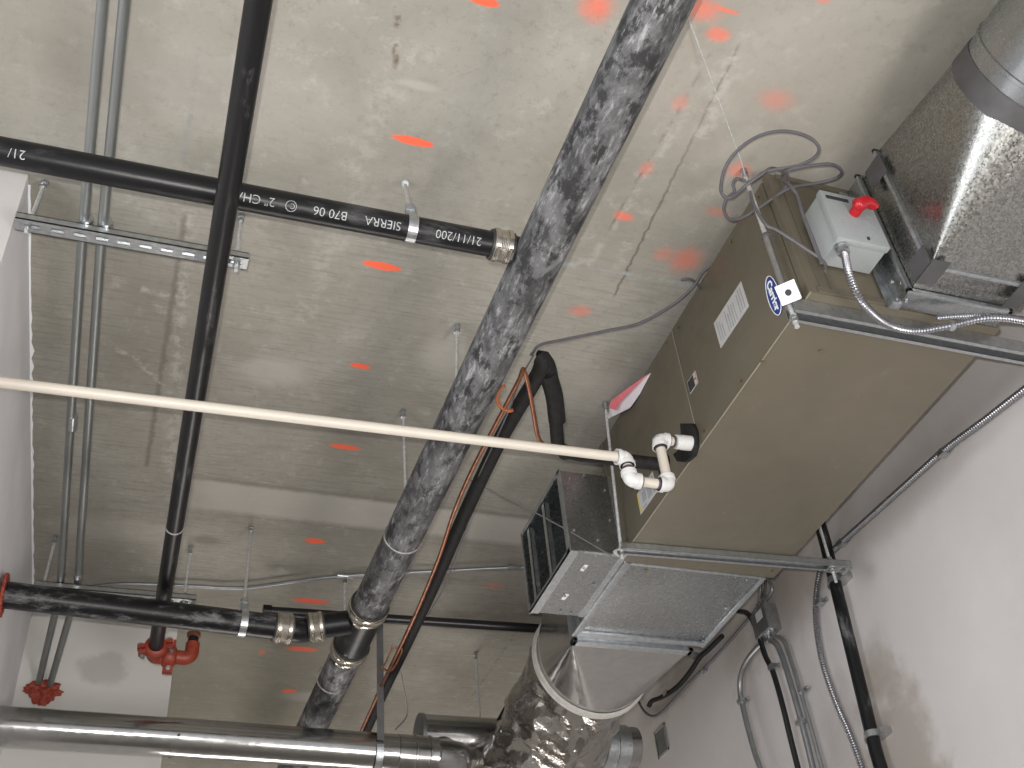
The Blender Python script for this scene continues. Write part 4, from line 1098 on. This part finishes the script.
# black standpipe on the wall
a = W(831, 579, .045); yv = (W(829, 560, .045).y + W(878, 759, .045).y) / 2
yv1 = W(826, 545, .045).y; yv2 = W(880, 765, .045).y
b = B(); b.tube([V((WALLR - .045, yv1 - .01, CEIL - .001)), V((WALLR - .045, yv1, 2.06)), V((WALLR - .045, yv2, 1.33)), V((WALLR - .045, yv2, FLOOR + .001))], .0215, 20)
vp = obj('wall_pipe', b, iron('wall_pipe_iron', .6, (2, 2, .6), .52, .7), label='black vertical pipe strapped to the right wall past the far strut', cat='pipe')
for (px, py) in [(833, 582), (877, 731)]:
    p = W(px, py, .045); p.y = yv1 + (yv2 - yv1) * (2.06 - p.z) / .73
    b = B(); b.tube([p - V((0, 0, .010)), p + V((0, 0, .010))], .0245, 18); b.box(p + V((.0, -.045, -.009)), p + V((.044, .045, .009))); obj('pipe_strap', b, M['zinc'], vp)

# long armoured conduit
ap = [W(px, py, .02) for px, py in [(1075, 352), (1024, 390), (985, 420), (945, 450), (910, 481), (870, 517), (838, 546), (823, 563), (817, 590), (816, 620), (822, 660), (835, 700), (850, 735), (862, 768)]]
l_ = ap[-1]; ap += [l_ + V((0, .02, -.5)) * f for f in (.08, .22, .5, 1)]
b = corrugated(spline(ap, .006), .0105, .009, .0016)
ac = obj('armored_conduit', b, M['flex'], label='long armoured conduit curving down the right wall behind the far strut', cat='conduit')
for (px, py, s) in [(943, 453, -1), (842, 543, -1), (820, 602, -1)]: clip(W(px, py, .02), .011, ac, s)
# second thin armoured run beside
# junction box with conduits
jc = W(765, 622, .03)
jb = thing('junction_box', 'square grey junction box on the right wall beyond the plenum', 'junction box', (WALLR - .03, jc.y, jc.z - .05))
obj('box_body', B().box((WALLR - .055, jc.y - .055, jc.z - .055), (WALLR - .001, jc.y + .05, jc.z + .05)), M['zinc'], jb, bevel=.003)
obj('box_cover', B().box((WALLR - .058, jc.y - .052, jc.z - .052), (WALLR - .055, jc.y + .047, jc.z + .047)), M['clear'], jb, bevel=.001)
lb = obj('cover_label', B().box((WALLR - .0595, jc.y - .035, jc.z + .0), (WALLR - .058, jc.y + .01, jc.z + .035)), M['label'], jb)
b = B()
for (dy, dz, dirz) in [(-.028, .055, 1), (.01, .055, 1), (-.03, -.055, -1), (.0, -.055, -1)]:
    b.lathe((WALLR - .03, jc.y + dy, jc.z + dz - dirz * .002), (0, 0, dirz), [(0, .015), (.006, .015), (.007, .012), (.02, .012), (.021, .014), (.028, .014), (.029, .010)], 16)
obj('connector', b, M['zinc'], jb)
def wrun(name, pix, r, mat, lab, cat='conduit', off=.02, clips=(), start=None, end=None, flex=False):
    p = [W(px, py, off) for px, py in pix]
    if start is not None: p = [V(start)] + p
    if end is not None:
        e_ = V(end); l_ = p[-1]; p = p + [l_ + (e_ - l_) * f for f in (.06, .16, .35, .65, 1)]
    b = corrugated(spline(p, .006), r, .008, .0013) if flex else B().tube(spline(p, .012), r, 14)
    o = obj(name, b, mat, label=lab, cat=cat)
    for (px, py, s) in clips: clip(W(px, py, off), r + .001, o, s)
    return o
def down(px, py, off=.02): q = W(px, py, off); return V((q.x, q.y + .01, q.z - .7))
wrun('conduit', [(777, 645), (784, 662), (795, 698), (805, 735), (813, 768)], .011, M['emt_wall'], 'left of two parallel conduits dropping from the wall junction box', off=.028, start=(WALLR - .03, jc.y - .0, jc.z - .075), end=down(813, 768, .028), clips=[(801, 722, -1)])
wrun('conduit', [(783, 640), (791, 660), (803, 700), (813, 735), (822, 768)], .008, M['emt_wall'], 'right thinner of two parallel conduits dropping from the wall junction box', off=.028, start=(WALLR - .03, jc.y - .03, jc.z - .075), end=down(822, 768, .028), clips=[(802, 690, -1)])
wrun('conduit', [(772, 590), (768, 577), (764, 560)], .007, M['emt_wall'], 'short conduit rising from the junction box behind the plenum', off=.028, start=(WALLR - .03, jc.y - .028, jc.z + .07))
wrun('armored_conduit', [(760, 588), (757, 575), (764, 555)], .009, M['flex'], 'short armoured conduit leaving the top of the junction box', off=.028, start=(WALLR - .03, jc.y + .012, jc.z + .07), flex=True)
wrun('conduit', [(757, 648), (748, 659), (742, 672), (740, 690), (746, 720), (754, 750), (760, 768)], .0105, M['emt_wall'], 'bent conduit sweeping left and down below the junction box', off=.028, start=(WALLR - .03, jc.y + .02, jc.z - .06), end=down(760, 768, .028), clips=[(742, 701, -1)])
wrun('black_hose', [(738, 611), (748, 614), (757, 630), (765, 655), (773, 672), (782, 703), (791, 740), (798, 768)], .0105, M['blackcable'], 'thick glossy black cable arching from the plenum down the right wall', 'cable', off=.045, start=W(725, 606, .10), end=down(798, 768, .045), clips=[(773, 667, -1)])
wrun('insulated_line', [(708, 650), (700, 657), (690, 672), (677, 687), (662, 697), (652, 701), (649, 706)], .0105, M['rubber'], 'short black insulated line clipped to the right wall under the plenum corner', 'pipe', off=.03, start=W(722, 636, .05), clips=[(696, 656, -1), (667, 693, -1)])
wrun('grey_cable', [(766, 580), (762, 600), (745, 623), (716, 656), (690, 682), (668, 706), (655, 716), (645, 712), (638, 700), (636, 690)], .006, M['cable'], 'thin grey cable drooping along the right wall under the plenum', 'cable', off=.012, clips=[(704, 670, 1), (763, 595, 1)])
# opening in the wall with steel box
wc_ = W(662, 741, 0.); hb_ = .055; hz_ = .06
wb = thing('wall_box', 'small open steel electrical box set in the right wall near the bottom', 'electrical box', (WALLR, wc_.y, wc_.z - .06))
b = B()
for lo, hi in [((WALLR - .006, wc_.y - hb_, wc_.z - hz_), (WALLR - .001, wc_.y - hb_ + .007, wc_.z + hz_)), ((WALLR - .006, wc_.y + hb_ - .007, wc_.z - hz_), (WALLR - .001, wc_.y + hb_, wc_.z + hz_)),
               ((WALLR - .006, wc_.y - hb_, wc_.z - hz_), (WALLR - .001, wc_.y + hb_, wc_.z - hz_ + .007)), ((WALLR - .006, wc_.y - hb_, wc_.z + hz_ - .007), (WALLR - .001, wc_.y + hb_, wc_.z + hz_))]: b.box(lo, hi)
obj('box_rim', b, M['zinc'], wb)
obj('box_inside', B().box((WALLR - .003, wc_.y - hb_ + .006, wc_.z - hz_ + .006), (WALLR - .0008, wc_.y + hb_ - .006, wc_.z + hz_ - .006)), M['clear'], wb)

# ---------------------------------------------------------------- light: the camera's own flash, and three unseen fill lamps added for brightness
def area(name, loc, target, size, power, col=(1, 1, 1), sy=None):
    l = bpy.data.lights.new(name, 'AREA'); l.energy = power; l.color = col; l.size = size
    if sy: l.shape = 'RECTANGLE'; l.size_y = sy
    o = bpy.data.objects.new(name, l); COL.objects.link(o); o.location = loc
    o.rotation_euler = (V(target) - V(loc)).to_track_quat('-Z', 'Y').to_euler(); return o
right, upv, fwd = R0.copy(), V((0, 0, 0)), V((0, 0, 0))
M3 = Matrix((R0, R1, R2))          # world -> camera rows
rightw = V((R0.x, R0.y, R0.z)); downw = V((R1.x, R1.y, R1.z)); fwdw = V((R2.x, R2.y, R2.z))
fl = bpy.data.lights.new('camera_flash', 'SPOT'); fl.energy = 160; fl.spot_size = math.radians(120); fl.spot_blend = 1.0; fl.shadow_soft_size = .012; fl.color = (1, .975, .94)
fo = bpy.data.objects.new('camera_flash', fl); COL.objects.link(fo)
fo.location = rightw * -.03 + downw * -.055
fo.rotation_euler = (fwdw * 1.0 + downw * .04).to_track_quat('-Z', 'Y').to_euler()
area('fill_left', (-3.5, .5, .3), (1, 2.5, 1.8), 2.5, 110, (.93, .96, 1), 2.0)  # added soft fill from the left, no window modelled
area('fill_near', (1.9, -.6, -1.2), (-.2, 2.8, 2.0), 1.4, 95, (1, .94, .90))  # unseen fill lamp added to lift the left wall and ceiling
area('fill_far', (.9, 6.8, -1.2), (.6, 3.5, 2.3), 1.4, 62, (1, .94, .90))  # unseen fill lamp added to brighten the far end
w = bpy.data.worlds.new('world'); w.use_nodes = True; bpy.context.scene.world = w
w.node_tree.nodes['Background'].inputs[0].default_value = (.62, .61, .64, 1); w.node_tree.nodes['Background'].inputs[1].default_value = 1.15

# ---------------------------------------------------------------- camera
cam = bpy.data.cameras.new('camera'); cam.sensor_width = 36; cam.lens = 36 * F / 1024; cam.clip_start = .02
co = bpy.data.objects.new('camera', cam); COL.objects.link(co)
mw = Matrix(((rightw.x, -downw.x, -fwdw.x, 0), (rightw.y, -downw.y, -fwdw.y, 0), (rightw.z, -downw.z, -fwdw.z, 0), (0, 0, 0, 1)))
co.matrix_world = mw
sc_ = bpy.context.scene; sc_.camera = co
sc_.view_settings.view_transform = 'Standard'; sc_.view_settings.look = 'None'; sc_.view_settings.gamma = 1; sc_.view_settings.exposure = .14
